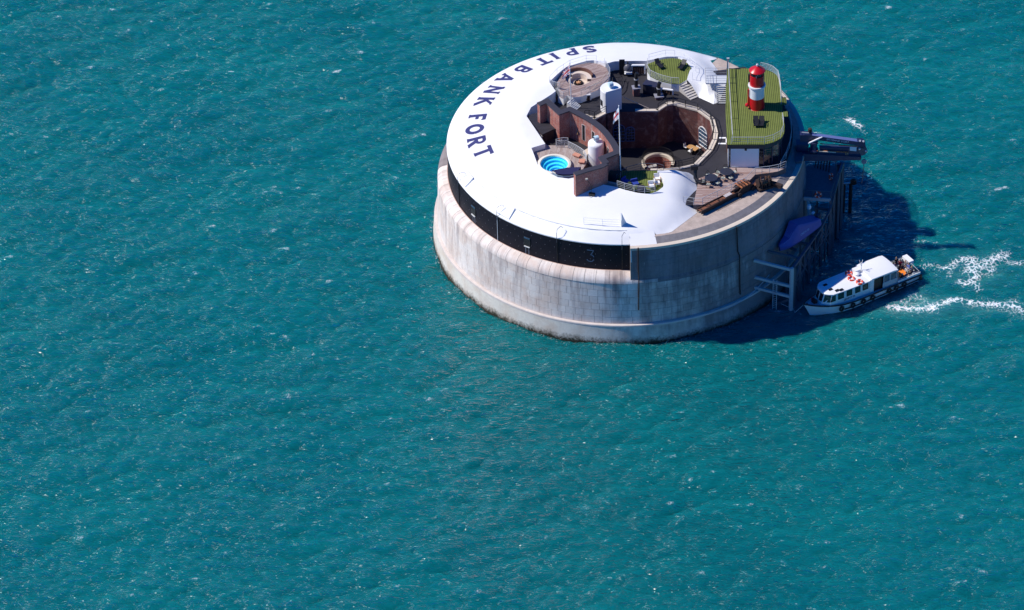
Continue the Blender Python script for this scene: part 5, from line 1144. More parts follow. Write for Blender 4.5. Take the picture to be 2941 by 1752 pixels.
MB().tube([wb + Vector((0, -.09, -.15)), wb + Vector((0, .09, -.15))], .34, 16).build('sheave_block', M('block_grey', (.22, .22, .25), .5, .2), hk)
for k in range(9): p = wb + Vector((-.02 * k, 0, -.75 - .33 * k)); MB().tube([p + Vector((.07 * (k % 2), .07 * (1 - k % 2), .16)), p + Vector((-.0, 0, -.16))], .05, 5).build('chain_link', M('rusty_chain', (.20, .14, .13), .8, .4, 6), hk)
b = MB()
for x in (1825, 1920): b.tube([cp(x, 965), cp(x + 2, 1240)], .015, 4)
tag(b.build('tag_lines', black, None), 'two thin dark lines hanging from the crane base beam', 'rope')
# ================================================================ landing stage
pier = thing('landing_stage', 'steel landing stage of piles and beams along the shaded fort wall', 'pier', U(2320, 800, 0))
PB = [U(*p, 0) for p in [(2271, 892), (2294, 858), (2321, 811), (2356, 762), (2380, 730), (2390, 708), (2404, 680), (2414, 655)]]
PT = [6.75, 6.6, 6.2, 6.4, 7.4, 8.6, 10.3, 10.5]
def pile(p, z, w=.42, mat=steel): return MB().box((p.x, p.y, (z - 3) / 2), (w, w * .8, z + 3), R(28)).build('pile', mat, pier)
for p, z in zip(PB, PT): pile(p, z, .42 if p is PB[0] else .34, galv if p is PB[0] else steel)
pile(PB[0] + Vector((.34, .3, 0)), 6.7, .22)
for i in range(len(PB) - 1):
    MB().beam((PB[i].x, PB[i].y, PT[i] - .2), (PB[i + 1].x, PB[i + 1].y, PT[i + 1] - .2), .3, .36).build('head_beam', steel, pier)
    if i < 5: MB().beam((PB[i].x, PB[i].y, 2.2), (PB[i + 1].x, PB[i + 1].y, min(PT[i + 1], 6) - .6), .2, .24).build('brace', steel, pier); MB().beam((PB[i].x, PB[i].y, 3.6), (PB[i + 1].x, PB[i + 1].y, 3.6), .16, .2).build('waling', steel, pier)
pz2 = ZA(2140, 720)
for i in range(5):   # lattice between the piles
    a_, c_ = PB[i], PB[i + 1]
    MB().beam((a_.x, a_.y, PT[i] - .6), (c_.x, c_.y, 1.4), .14, .16).build('brace', steel, pier)
    m_ = (a_ + c_) / 2; MB().box((m_.x, m_.y, 2.2), (.16, .16, 7.2), R(28)).build('fender_post', steel, pier)
for i in range(1, 6):   # inner row of piles against the fort wall
    p = PB[i]; q_ = p.normalized() * 25.4; MB().box((q_.x, q_.y, PT[i] / 2 - 1.5), (.26, .26, PT[i] + 3)).build('inner_pile', steel, pier); MB().beam((q_.x, q_.y, PT[i] - .35), (p.x, p.y, PT[i] - .35), .2, .26).build('cross_beam', steel, pier)
def wallpt(x, y, r=23.9):   # point of the fort wall seen at this pixel
    d = ray(x, y); lo = None
    a_ = d.x ** 2 + d.y ** 2; b_ = 2 * (CAM.x * d.x + CAM.y * d.y); c2_ = CAM.x ** 2 + CAM.y ** 2 - r * r; D = b_ * b_ - 4 * a_ * c2_
    return CAM + d * ((-b_ - math.sqrt(max(0, D))) / (2 * a_))
for (a_, zt) in [((205, 225), 6.45), ((225, 625), 3.85), ((220, 862), 2.2)]:
    w_ = wallpt(*pz2(*a_)); w_.z = max(.5, w_.z); MB().beam(w_, (PB[0].x, PB[0].y, zt), .3, .34).build('cross_beam', galv, pier)
w_ = wallpt(*pz2(540, 20)); MB().beam(w_, (PB[1].x, PB[1].y, 6.35), .26, .3).build('cross_beam', steel, pier)
w_ = wallpt(2262, 690); MB().beam(w_, (PB[2].x, PB[2].y, 6.0), .26, .3).build('cross_beam', steel, pier)
MB().beam((PB[0].x, PB[0].y, 1.9), U(*pz2(740, 1260), .3), .2, .24).build('brace', steel, pier)
# upper platform
ZU = 8.5; up_ = [U(x, y, ZU) for x, y in [(2308, 566), (2386, 570), (2404, 520), (2400, 478), (2350, 470), (2306, 482)]]
MB().prism([tuple(p.xy) for p in up_], ZU - .4, ZU, bot=True).build('platform', M('platform_plate', (.14, .13, .16), .8, .3), pier)
MB().beam(up_[0] + Vector((0, -.05, -.2)), up_[1] + Vector((0, -.05, -.2)), .2, .45).build('edge_beam', galv, pier)
for p in (up_[1], up_[2], up_[0]): MB().box((p.x, p.y, ZU / 2 - 1.5), (.3, .3, ZU + 2.6)).build('pile', steel, pier)
railing('blue-grey railing along the near edge of the landing stage platform', [up_[0], up_[1]], 1.1, 4, 1.2, steel, r=.04)
railing('blue-grey railing along the far and outer edges of the landing stage platform', [up_[1], up_[2], up_[3], up_[4]], 1.1, 4, 1.6, steel, r=.035)
# tall fender piles
for x, y0, y1 in [(2403, 470, 640), (2411, 466, 650)]:
    p = U(x, y1, 0); MB().box((p.x, p.y, (y1 - y0) / 17.9 / 2 - 1.5), (.42, .36, (y1 - y0) / 17.9 + 3), R(10)).build('tall_pile', navy, pier)
for k in range(6): MB().tube([U(2340 + 8 * k, 480 + 3 * k, ZU), U(2345 + 8 * k, 480 - 5 * (k % 3), ZU) + Vector((0, 0, 1.4 + .3 * (k % 2)))], .07, 6).build('gear_post', rustd, pier)
b = MB()
for k, (x, y, l) in enumerate([(2387, 504, 'upper'), (2384, 498, 'x')][:1]): pass
def lifebuoy(label, c_, r=.36, tube=.135, tilt=(0, 0), mat=None, name='lifebuoy'):
    t = thing(name, label, 'lifebuoy' if name == 'lifebuoy' else 'tyre', c_); m = Matrix.Rotation(tilt[1], 3, 'Z') @ Matrix.Rotation(tilt[0], 3, 'X')
    MB().tube([m @ Vector((r * math.cos(2 * PI * k / 20), r * math.sin(2 * PI * k / 20), 0)) for k in range(20)], tube, 8, closed=True).build('ring', mat, t, local=True)
    return t, m
lbm = M('lifebuoy_red', (.72, .07, .03), .5, .12)
def buoy_full(label, c_, **k):
    t, m = lifebuoy(label, c_, mat=lbm, **k)
    for q_ in range(4):
        b = MB(); a_ = q_ * PI / 2 + .4; b.tube([m @ Vector((.36 * math.cos(a_ + e), .36 * math.sin(a_ + e), 0)) for e in (-.14, 0, .14)], .142, 8); b.build('white_band', white, t, local=True)
buoy_full('red lifebuoy hanging on the outer railing of the landing stage platform', U(*ZA(2180, 460)(1700, 385), ZU + .5), tilt=(R(80), R(60)))
buoy_full('red lifebuoy hanging on the near railing of the landing stage platform', U(*ZA(2180, 460)(1395, 800), ZU + .5) + Vector((0, -.15, 0)), tilt=(R(85), 0))
# mooring piles beyond the stage
mp = thing('mooring_dolphin', 'pair of dark rusty mooring piles with white cross bar in the shaded water', 'piles', U(2425, 608, 0))
for x in (2421, 2441): p = U(x, 608, 0); MB().tube([(p.x, p.y, -3), (p.x, p.y, 4.5)], .24, 10).build('pile', rustd, mp)
a_, c_ = U(2419, 608, 0), U(2446, 606, 0); MB().beam((a_.x, a_.y, 4.55), (c_.x, c_.y, 4.65), .16, .14).build('cross_bar', galv, mp); MB().tube([(c_.x + .1, c_.y - .2, 4.7), (c_.x + .1, c_.y + .2, 4.7)], .4, 14).build('roller', rustd, mp)
# ladder
lt = thing('ladder', 'narrow galvanised ladder hanging from the near beam of the landing stage to the water', 'ladder', U(*pz2(690, 1400), 0))
a_ = U(*pz2(650, 1400), 0); c_ = U(*pz2(738, 1420), 0)
for p in (a_, c_): MB().tube([(p.x, p.y, -.5), (p.x, p.y, 4.9)], .05, 6).build('rail', galv, lt)
for k in range(16): MB().tube([(a_.x, a_.y, .1 + .3 * k), (c_.x, c_.y, .1 + .3 * k)], .03, 5).build('rung', galv, lt)
b = MB(); a_ = wallpt(*pz2(480, 520), 24.2); rp = [a_.lerp(wallpt(2026, 900, 24.75), k / 10) + Vector((0, 0, -.9 * math.sin(PI * k / 10))) for k in range(11)]
for p in rp:
    r_ = math.hypot(p.x, p.y)
    if r_ < 24.85: p.x *= 24.85 / r_; p.y *= 24.85 / r_
tag(b.tube(rp, .05, 5).build('mooring_line', galv, None), 'long pale mooring line slung along the stained granite wall to the landing stage', 'rope')
# dark drain pipe down the stained wall
for (pxs, lab) in [([(2116, 652), (2119, 722), (2124, 735), (2125, 820), (2126, 845)], 'dark pipe running down the stained granite wall, on its landing stage side'), ([(1833, 712), (1833, 770), (1835, 800), (1834, 890)], 'dark drip pipe down the granite wall beside the armour plates')]:
    pts = []
    for i, p in enumerate(pxs):
        rr = 23.7 if i < 2 else 24.05; w_ = wallpt(*p, rr); pts.append(w_)
    tag(MB().tube(pts, .09, 6).build('wall_pipe', rustd, None), lab, 'pipe')
# ================================================================ covered boat on the stage
bA, bB = U(2243, 712, 7.0), U(2338, 640, 7.2); bdv = bA - bB; byaw = math.atan2(bdv.y, bdv.x)
rib = thing('covered_boat', 'small boat under a blue fabric cover, slung on the landing stage beams', 'boat', (bA + bB) / 2 - Vector((0, 0, .3)), byaw)
Lb = bdv.length / 2 + .35; P = []
prof = [(-1, .95, .82, 1.15), (-.6, 1.05, .92, 1.65), (-.15, 1.1, .92, 2.2), (.22, 1.1, .82, 2.7), (.27, 1.08, .78, 2.6), (.58, .98, .55, 1.25), (.84, .62, .3, .95), (.97, .25, .12, .85), (1, .1, .06, .7)]
for (x, hb_, ht, zt) in prof:
    P.append([Vector((x * Lb, y, z)) for y, z in [(-hb_ * .8, .0), (-hb_, .45), (-(hb_ + ht) / 2, zt * .6), (-ht, zt * .9), (-ht * .85, zt), (0, zt + .04), (ht * .85, zt), (ht, zt * .9), ((hb_ + ht) / 2, zt * .6), (hb_, .45), (hb_ * .8, .0)]])
MB().grid(P, smooth=True).build('cover', coverb, rib, local=True, sharp=18)
for k in range(6): MB().tube([(.25 * Lb, -.6 + .24 * k, 2.62), (.6 * Lb, -.45 + .18 * k, 1.2), (.86 * Lb, -.28 + .11 * k, .88)], .022, 5).build('fold', M('cover_fold', (.22, .23, .55), .7, .1), rib, local=True)
hb2 = MB(); P = [[Vector((x * Lb, y, z)) for y, z in [(-h_ * .9, .2), (-h_ * .6, -.1), (0, -.35 if x < .8 else 0), (h_ * .6, -.1), (h_ * .9, .2)]] for x, h_ in [(-1, .9), (-.3, 1.1), (.3, 1.1), (.75, .75), (1, .05)]]
hb2.grid(P).build('hull', navy, rib, local=True)
MB().box((-Lb - .15, .2, .75), (.5, .5, .9)).box((-Lb - .2, .2, 1.3), (.62, .42, .35)).build('outboard_motor', M('dark_outboard', (.03, .035, .06), .4, .1), rib, local=True); MB().box((-Lb - .1, -.55, 1.45), (.5, .3, .16), R(10)).build('white_fender', white, rib, local=True); MB().lathe([(0.01, -.3), (.24, -.2), (.3, .1), (.2, .35), (.01, .4)], 12, (-Lb + .2, -1.0, 2.3)).build('radar_dome', white, rib, local=True)
MB().tube([(-Lb + .2, -1.0, .7), (-Lb + .2, -1.0, 2.2)], .05, 6).build('radar_post', galv, rib, local=True)
me = text_mesh('CREW 20', .42, M('pale_blue_print', (.30, .50, .75), .6, .1), 'cover_lettering'); o = bpy.data.objects.new('lettering', me); C.objects.link(o); o.parent = rib; o.location = (-.15, 1.06, 1.1); o.rotation_euler = (R(82), 0, R(180))
for s in (-.6, .5):
    tag(MB().box(Vector(rib.location) + Matrix.Rotation(byaw, 3, 'Z') @ Vector((s * Lb, 0, -.45)), (.25, 2.6, .3), byaw).build('boat_cradle', steel, None), 'steel cradle beam under the ' + ('stern' if s < 0 else 'bow') + ' of the covered boat', 'cradle')
# ================================================================ ferry
Pb = U(2325.6, 903, 0); Ps = U(2641, 809, 0); wv = (Pb - Ps).xy; lv = Vector((15.2, -1.75)); yaw = math.atan2(wv.y, wv.x) - math.atan2(lv.y, lv.x); fs = wv.length / lv.length
rot = Matrix.Rotation(yaw, 3, 'Z'); fo_ = Pb - rot @ Vector((6.9, 0, 0)) * fs; fo_.z = 0
ferry = thing('passenger_boat', 'white passenger launch with cabin and crowded open stern leaving the fort', 'boat', fo_, yaw, scale=fs)
def hw(x, lev):   # half width at deck (1) or waterline (0)
    xb = 7.9 if lev else 6.9; b0 = 2.0 if lev else 1.78
    if x < 1: return b0 - .012 * (1 - x) ** 1.3 * (1 if lev else 1.3)
    return max(.02, b0 * (1 - ((x - 1) / (xb - 1)) ** 2.3)) if x < xb else .02
def sheer(x): return 1.12 + .05 * math.cos(x * .3) + max(0, (x - 1) / 6.9) ** 2 * .95
xs = [-8.3, -7.6, -6, -4, -2, 0, 1.5, 3, 4.2, 5.2, 6.0, 6.6, 7.1, 7.5, 7.9]
for s, nm in ((1, 'port'), (-1, 'star')): pass
P = []
for x in xs:
    xw = x if x < 4 else 4 + (x - 4) * (2.9 / 3.9); a_, c_ = hw(x, 1), hw(xw, 0)
    P.append([Vector((xw, -c_ * .3, -.6)), Vector((xw, -c_, -.05)), Vector((x * .5 + xw * .5, -(a_ + c_) / 2 - .02, sheer(x) * .5)), Vector((x, -a_, sheer(x)))][::1] + [Vector((x, -a_ + .12 if a_ > .2 else 0, sheer(x)))] + [Vector((x, a_ - .12 if a_ > .2 else 0, sheer(x))), Vector((x, a_, sheer(x))), Vector((x * .5 + xw * .5, (a_ + c_) / 2 + .02, sheer(x) * .5)), Vector((xw, c_, -.05)), Vector((xw, c_ * .3, -.6))])
b = MB(); Pp = [r[:5] for r in P]; Pq = [r[5:] for r in P]
b.grid(Pp).grid(Pq); tr_ = P[0]; b.add(tr_, [(0, 1, 2, 3, 6, 7, 8, 9)]); hull = b.build('hull', boathull, ferry, local=True, sharp=35)
# deck: foredeck and side decks, cockpit floor lower
b = MB(); b.grid([[Vector((x, -max(0, hw(x, 1) - .1), sheer(x) - .12)), Vector((x, max(0, hw(x, 1) - .1), sheer(x) - .12))] for x in xs if x >= -4.9 or True and x > -4.5], smooth=False); b.build('deck', deckgrey, ferry, local=True)
b = MB().add([(-4.6, -1.8, .62), (-8.2, -1.7, .62), (-8.2, 1.7, .62), (-4.6, 1.8, .62)], [(0, 1, 2, 3)][::1]); b.f[-1] = tuple(reversed(b.f[-1])); b.build('cockpit_floor', deckgrey, ferry, local=True)
MB().box((-6.2, .1, .68), (2.5, 2.0, .07)).build('orange_mat', M('orange_mat', (.80, .22, .02), .7, .12), ferry, local=True)
for s in (-1, 1):
    pts = [(x, s * (hw(x, 1) + .02), sheer(x) - .03) for x in xs]; MB().tube(pts, .10, 6).build('rubbing_strake', black, hull, local=True)
    pts = [(x, s * (hw(x, 1) * .55 + hw(x, 0) * .45 + .05), .36) for x in xs if x < 3.6]; MB().tube(pts, .085, 6).build('lower_strake', black, hull, local=True)
    MB().tube([(3.2, s * (hw(3.2, 1) - .05), .36), (3.6, s * (hw(3.6, 1) + .02), sheer(3.6) - .03)], .06, 6).build('strake_riser', black, hull, local=True)
    MB().tube([(-8.25, s * 1.72, .3), (-8.3, s * 1.86, 1.1)], .06, 6).build('strake_riser', black, hull, local=True)
MB().tube([(-8.32, -1.8, 1.12), (-8.32, 1.8, 1.12)], .07, 6).build('stern_strake', black, hull, local=True)
# cabin
zr0, zr1 = 1.05, 3.0
def ring(f, z, d=0): # plan outline of the cabin at height z (f: 0 base, 1 roof)
    fx = 5.95 - .55 * f; return [(-1.0, -1.58 + .06 * f), (4.95 - .35 * f, -1.45 + .06 * f), (fx - .08, -.72), (fx, 0), (fx - .08, .72), (4.95 - .35 * f, 1.45 - .06 * f), (-1.0, 1.58 - .06 * f)]
b = MB(); r0, r1 = ring(0, zr0), ring(1, zr1); n = len(r0)
def camber(x, y): return zr1 + .14 * (1 - (y / 1.55) ** 2)
vs = [(x, y, zr0) for x, y in r0] + [(x, y, zr1) for x, y in r1]; b.add(vs, [(i, (i + 1) % n, n + (i + 1) % n, n + i) for i in range(n)]); cabin = b.build('cabin', boathull, ferry, local=True)
P = []
for x, h_ in [(5.45, .25), (5.35, .78), (5.0, 1.2), (4.55, 1.5), (3, 1.58), (1, 1.62), (-1.05, 1.62)]: P.append([(x, y * h_, zr1 + .03 + .13 * (1 - abs(y) ** 2) * min(1, h_)) for y in (-1, -.98, -.6, 0, .6, .98, 1)])
b = MB().grid(P); b.grid([[(p[0], p[1], p[2] - .09) for p in (r[0], r[-1])] for r in P]); 
for side in (0, -1): b.grid([[r[side], (r[side][0], r[side][1], r[side][2] - .09)] for r in P], smooth=False)
croof = b.build('cabin_roof', boatblue, ferry, local=True)
def side_window(x0, x1, z0, z1, s, par, rake=0):
    def P_(x, z): f = (z - zr0) / (zr1 - zr0); yb = 1.58 - .06 * f - .022 * max(0, x + 1) * 1.0; return (x, s * (yb + .012), z)
    q_ = [P_(x0 + 0, z0), P_(x1 + rake, z0), P_(x1, z1), P_(x0, z1)]
    fr3 = MB().add([Vector(p) + Vector((0, s * .0, 0)) for p in q_], [(0, 1, 2, 3)]); o = fr3.build('window', glass, par, local=True); b = MB()
    for i in range(4): b.beam(Vector(q_[i]) + Vector((0, s * .012, 0)), Vector(q_[(i + 1) % 4]) + Vector((0, s * .012, 0)), .05, .04)
    b.build('frame', black, o, local=True)
for s in (1, -1):
    for x0, x1, rk in [(4.15, 4.6, .25), (2.95, 3.75, 0), (1.75, 2.5, 0), (.55, 1.25, 0), (-.6, .15, 0)]: side_window(x0, x1, 1.95, 2.75, s, cabin, rk)
for i in range(1, 5):   # windscreen panes
    a0_, a1_ = Vector((*r0[i], zr0)), Vector((*r0[i + 1], zr0)); c0_, c1_ = Vector((*r1[i], zr1)), Vector((*r1[i + 1], zr1))
    def W_(u, v): return (a0_.lerp(a1_, u)).lerp(c0_.lerp(c1_, u), v)
    nr = (a1_ - a0_).cross(c0_ - a0_).normalized() * .015; MB().add([W_(.1, .42) + nr, W_(.9, .42) + nr, W_(.9, .92) + nr, W_(.1, .92) + nr], [(0, 1, 2, 3)]).build('windscreen_pane', glass, cabin, local=True)
for (x, y, a_) in [(4.3, .55, 0), (4.35, -.55, 0), (3.7, 1.1, 0), (3.2, 1.25, 0)]: MB().box((x, y, zr1 + .17 - .05 * abs(y)), (.55, .38, .05)).build('roof_hatch', glass, croof, local=True)
MB().tube([(-.05, 1.62, 1.2), (-.05, 1.62, 1.2)], .01, 3) if 0 else None
MB().box((-1.15, 1.52, 2.1), (.55, .22, 2.15)).build('grey_pillar', boathull, ferry, local=True); MB().box((-1.15, -1.52, 2.1), (.55, .22, 2.15)).build('grey_pillar', boathull, ferry, local=True)
# canopy over the aft saloon
P = []
for x in (-1.0, -1.4, -3, -4.4, -4.95): P.append([(x, y, 3.28 + .16 * (1 - (y / 1.7) ** 2) - (.0 if x > -4.8 else .1)) for y in (-1.72, -1.5, -.8, 0, .8, 1.5, 1.72)])
b = MB().grid(P); b.grid([[(r[0][0], r[0][1], r[0][2]), (r[0][0], r[0][1], r[0][2] - .16)] for r in P], smooth=False); b.grid([[(r[-1][0], r[-1][1], r[-1][2]), (r[-1][0], r[-1][1], r[-1][2] - .16)] for r in P], smooth=False); b.grid([[p, (p[0], p[1], p[2] - .14)] for p in P[-1]], smooth=False); b.grid([[p, (p[0], p[1], p[2] - .3)] for p in P[0]], smooth=False)
b.build('canopy', boatblue, ferry, local=True)
for s in (1, -1):
    for x0, x1 in [(-3.75, -2.85), (-4.75, -3.85)]:
        o = MB().add([(x0, s * 1.66, 1.95), (x1, s * 1.66, 1.95), (x1, s * 1.62, 3.0), (x0, s * 1.62, 3.0)], [(0, 1, 2, 3)]).build('saloon_window', glassb, ferry, local=True)
        b = MB()
        for p, q_ in [((x0, 1.95), (x0, 3.05)), ((x1, 1.95), (x1, 3.05)), ((x0, 1.95), (x1, 1.95)), ((x0, 3.05), (x1, 3.05))]: b.beam((p[0], s * 1.67, p[1]), (q_[0], s * 1.67, q_[1]), .08, .1)
        b.build('frame', deckgrey, o, local=True)
    MB().box((-3.8, s * 1.66, 1.5), (2.1, .08, .85)).build('saloon_side', deckgrey, ferry, local=True); MB().box((-6.7, s * 1.72, 1.2), (3.4, .08, .5)).build('bulwark', boathull, ferry, local=True)
    MB().box((-6.5, s * 1.35, .92), (3.0, .5, .08)).build('bench', deckgrey, ferry, local=True)
    MB().tube([(-4.95, s * 1.70, 3.1), (-4.95, s * 1.72, 1.1)], .05, 6).build('canopy_post', galv, ferry, local=True)
MB().box((-2.6, 0, 1.9), (2.5, 2.9, 1.7)).build('saloon_interior', black, ferry, local=True); MB().box((-8.0, 0, .92), (.5, 2.6, .08)).build('bench', deckgrey, ferry, local=True)
MB().tube([(-4.95, s * 1.72, 1.62) for s in (1,)] + [(-8.2, 1.72, 1.62), (-8.3, 0, 1.62), (-8.2, -1.72, 1.62), (-4.95, -1.72, 1.62)], .035, 6).build('stern_rail', galv, ferry, local=True)
rf = MB(); rb2 = 8; 
for (x, y) in [(-8.45, -1.05)]: MB().box((x, y, 1.55), (.7, 1.5, .5), 0).build('raft_canister', boatblue, ferry, local=True); MB().box((x, y, 1.25), (.5, 1.2, .12)).build('raft_cradle', galv, ferry, local=True)
# mast, dome, windlass, name
MB().box((-.35, -.75, 3.35), (.7, .75, .42)).build('roof_locker', boatblue, croof, local=True); MB().lathe([(.3, 3.2), (.32, 3.4), (.2, 3.5), (0.01, 3.52)], 14, (-.1, -.1, 0)).build('radar_dome', boatblue, croof, local=True)
b = MB().tube([(-.9, -.4, 3.2), (-.9, -.4, 4.6)], .045, 6)
for dx, dy in ((.35, .2), (-.3, -.2), (.1, -.35)): b.tube([(-.9, -.4, 4.0), (-.9 + dx, -.4 + dy, 4.75)], .03, 5)
b.build('mast', white, croof, local=True)
MB().box((6.25, 0, 1.75), (.5, .45, .45)).tube([(6.25, -.4, 1.95), (6.25, .4, 1.95)], .16, 10).build('windlass', black, ferry, local=True); MB().tube([(6.5, -.25, 1.6), (6.5, -.25, 2.35)], .05, 6).build('windlass_brake', redp, ferry, local=True)
MB().tube([(7.3, -.15, 1.8), (7.3, .15, 1.8)], .06, 6).build('bow_cleat', black, ferry, local=True)
me = text_mesh('JENNY M', .40, M('boat_name', (.03, .04, .06), .6, .05), 'boat_name'); o = bpy.data.objects.new('name_lettering', me); C.objects.link(o); o.parent = cabin; o.location = (2.1, 1.555, 1.48); o.rotation_euler = (R(90), 0, R(180))
def fw3(x, y, z): return fo_ + rot @ Vector((x, y, z)) * fs
z8 = ZA(2260, 660, 3.658)
for k, (x, y) in enumerate([(650, 455), (677, 512), (765, 548)]):
    buoy_full('orange lifebuoy on the passenger boat roof, ' + ('beside the white locker', 'between the other two', 'nearest the cabin side windows')[k], U(*z8(x, y), 3.32), tilt=(R(12), R(30)))
for k, x in enumerate([3.5, 1.95, .4, -1.0, -3.5, -4.6, -5.8]):
    t, m = lifebuoy('black tyre fender on the boat side, ' + ('first from the bow', 'second from the bow', 'third from the bow', 'below the grey pillar', 'below the cabin doorway', 'below the aft saloon windows', 'below the open stern')[k], fw3(x, hw(x, 1) + .12, .72), .27, .13, (R(90), yaw), tyre, 'tyre_fender')
lifebuoy('black tyre fender hanging on the stern corner of the boat', fw3(-8.4, 1.9, .75), .27, .13, (R(90), yaw + R(50)), tyre, 'tyre_fender')
tag(MB().tube([fw3(7.7, 0, 2.0), fw3(8.9, -.3, .9), U(*pz2(1140, 1370), .4), U(*pz2(1050, 1345), .5), U(*pz2(850, 1255), 1.0)], .03, 5).build('bow_line', galv, None), 'thin slack bow line between boat and landing stage', 'rope')
# ================================================================ people in the stern
def person_mesh(pose):
    if pose == 'sit':
        J = {'pel': ((0, 0, .46), .15), 'spine': ((.02, 0, .68), .14), 'chest': ((.04, 0, .90), .155), 'neck': ((.05, 0, 1.06), .06), 'head': ((.08, 0, 1.19), .10), 'top': ((.08, 0, 1.29), .075)}
        E_ = [('pel', 'spine'), ('spine', 'chest'), ('chest', 'neck'), ('neck', 'head'), ('head', 'top')]
        for s, q_ in ((1, 'l'), (-1, 'r')):
            J.update({'sh' + q_: ((.04, s * .19, .96), .065), 'el' + q_: ((.12, s * .25, .72), .05), 'wr' + q_: ((.33, s * .14, .62), .036), 'ha' + q_: ((.42, s * .11, .61), .03), 'hip' + q_: ((.06, s * .10, .45), .095), 'kn' + q_: ((.46, s * .13, .47), .07), 'an' + q_: ((.47, s * .13, .10), .045), 'to' + q_: ((.62, s * .14, .04), .04)})
            E_ += [('chest', 'sh' + q_), ('sh' + q_, 'el' + q_), ('el' + q_, 'wr' + q_), ('wr' + q_, 'ha' + q_), ('pel', 'hip' + q_), ('hip' + q_, 'kn' + q_), ('kn' + q_, 'an' + q_), ('an' + q_, 'to' + q_)]
    else:
        J = {'pel': ((0, 0, .92), .15), 'spine': ((0, 0, 1.12), .135), 'chest': ((0, 0, 1.34), .155), 'neck': ((.01, 0, 1.50), .06), 'head': ((.03, 0, 1.62), .10), 'top': ((.03, 0, 1.72), .075)}
        E_ = [('pel', 'spine'), ('spine', 'chest'), ('chest', 'neck'), ('neck', 'head'), ('head', 'top')]
        for s, q_ in ((1, 'l'), (-1, 'r')):
            J.update({'sh' + q_: ((0, s * .19, 1.40), .065), 'el' + q_: ((.02, s * .25, 1.13), .05), 'wr' + q_: ((.18, s * .22, .95), .036), 'ha' + q_: ((.24, s * .20, .88), .032), 'hip' + q_: ((0, s * .10, .88), .095), 'kn' + q_: ((.03, s * .11, .48), .065), 'an' + q_: ((-.02, s * .12, .09), .045), 'to' + q_: ((.12, s * .14, .04), .04)})
            E_ += [('chest', 'sh' + q_), ('sh' + q_, 'el' + q_), ('el' + q_, 'wr' + q_), ('wr' + q_, 'ha' + q_), ('pel', 'hip' + q_), ('hip' + q_, 'kn' + q_), ('kn' + q_, 'an' + q_), ('an' + q_, 'to' + q_)]
    names = list(J); me = bpy.data.meshes.new('person_' + pose); me.from_pydata([J[k][0] for k in names], [(names.index(a), names.index(b_)) for a, b_ in E_], [])
    o = bpy.data.objects.new('tmp', me); C.objects.link(o); md = o.modifiers.new('s', 'SKIN')
    for i, k in enumerate(names): me.skin_vertices[0].data[i].radius = (J[k][1], J[k][1])
    me.skin_vertices[0].data[0].use_root = True
    sb = o.modifiers.new('u', 'SUBSURF'); sb.levels = 1; sb.render_levels = 1
    dg = bpy.context.evaluated_depsgraph_get(); dg.update(); out = bpy.data.meshes.new_from_object(o.evaluated_get(dg)); bpy.data.objects.remove(o); out.name = 'person_body'
    lab = {k: (0 if k[:2] in ('ne', 'he', 'to') and k in ('neck', 'head', 'top') or k[:2] in ('wr', 'ha') else (1 if k[:2] in ('sp', 'ch', 'sh', 'el') else 2)) for k in names}
    for k in names:
        if k in ('tol', 'tor'): lab[k] = 3
    out.materials.clear()
    for _ in range(4): out.materials.append(None)
    for p in out.polygons:
        c3 = p.center; k = min(names, key=lambda q_: (Vector(J[q_][0]) - c3).length - J[q_][1] * .6); p.material_index = lab[k]; p.use_smooth = True
    return out, Vector(J['head'][0])
PM = {k: person_mesh(k) for k in ('sit', 'stand')}
skin = M('skin', (.45, .27, .19), .6, .08); hairs = [M('dark_hair', (.03, .02, .015), .7, .2), M('fair_hair', (.35, .24, .12), .7, .2), M('grey_hair', (.35, .34, .33), .7, .2)]
CL = {'black': M('black_cloth', (.012, .012, .018), .9, .2), 'navy': M('navy_cloth', (.02, .025, .07), .9, .2), 'grey': M('grey_cloth', (.16, .15, .17), .9, .2), 'white': M('white_cloth', (.72, .72, .74), .9, .06), 'mauve': M('mauve_cloth', (.30, .16, .19), .9, .1), 'red': M('red_cloth', (.42, .03, .06), .9, .1), 'blue': M('blue_cloth', (.08, .15, .45), .9, .1), 'jean': M('denim', (.05, .07, .14), .9, .2)}
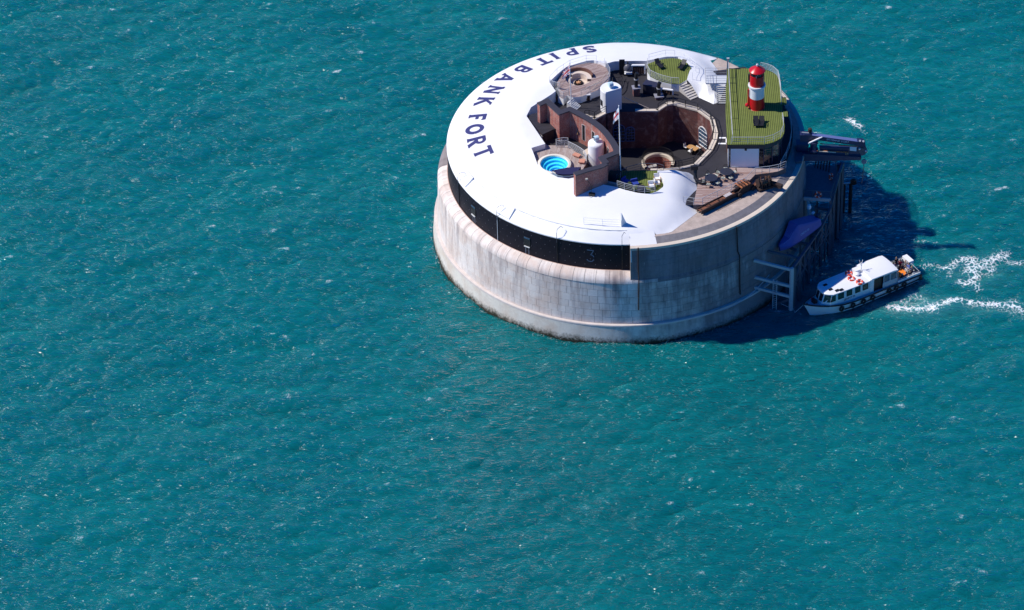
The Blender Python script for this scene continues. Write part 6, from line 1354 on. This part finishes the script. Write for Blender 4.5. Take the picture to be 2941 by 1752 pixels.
def hair_mesh():
    b = MB(); P = []
    for i in range(7):
        th_ = R(8 + 92 * i / 6); P.append([(.118 * math.sin(th_) * math.cos(R(55 + 250 * j / 14)) - .012, .112 * math.sin(th_) * math.sin(R(55 + 250 * j / 14)), .125 * math.cos(th_) + .02) for j in range(15)])
    b.grid(P); b.lathe([(0.001, .142), (.02, .14)], 10); return b
hair0 = hair_mesh()
SEAT = .96
ppl = [  # x, y, yaw, pose, top, legs, hair, label
    (-5.2, -1.25, 90, 'stand', 'black', 'black', 1, 'person in black standing by the canopy post on the far side of the stern'),
    (-5.75, -1.30, 90, 'sit', 'mauve', 'black', 2, 'person in a mauve top seated on the far bench'),
    (-6.35, -1.30, 90, 'sit', 'white', 'navy', 0, 'person in a white top and navy trousers on the far bench'),
    (-6.9, -1.35, 80, 'stand', 'black', 'navy', 1, 'fair haired person in black standing among the seated group'),
    (-7.45, -1.25, 60, 'sit', 'red', 'black', 0, 'person in a red top seated near the raft canister'),
    (-7.95, -.75, 10, 'sit', 'grey', 'navy', 2, 'person in grey seated at the stern rail'),
    (-7.95, -.1, 0, 'sit', 'blue', 'white', 0, 'person in blue top and white trousers on the stern bench'),
    (-7.95, .6, -10, 'sit', 'navy', 'black', 1, 'fair haired person in navy on the stern bench'),
    (-7.2, 1.30, -95, 'sit', 'black', 'grey', 0, 'person in black top and grey trousers on the near bench'),
    (-6.6, 1.30, -90, 'sit', 'navy', 'jean', 0, 'dark haired person in navy and denim on the near bench'),
    (-6.0, 1.30, -85, 'sit', 'black', 'white', 2, 'grey haired person in black top, white trousers, on the near bench')]
for (x, y, a_, ps, tp_, lg, hr, lab) in ppl:
    z = .64 if ps == 'stand' else SEAT - .46 + .08
    p = fw3(x, y, z); me, hd = PM[ps]; o = bpy.data.objects.new('person', me); C.objects.link(o); o.location = p; o.rotation_euler.z = yaw + R(a_); o.scale = (fs,) * 3; tag(o, lab, 'person', 'passengers in the open stern')
    for i, m in enumerate([skin, CL[tp_], CL[lg], black]): o.material_slots[i].link = 'OBJECT'; o.material_slots[i].material = m
    h = hair0.build('hair', hairs[hr], None, local=True); h.parent = o; h.location = hd + Vector((0, 0, .02))
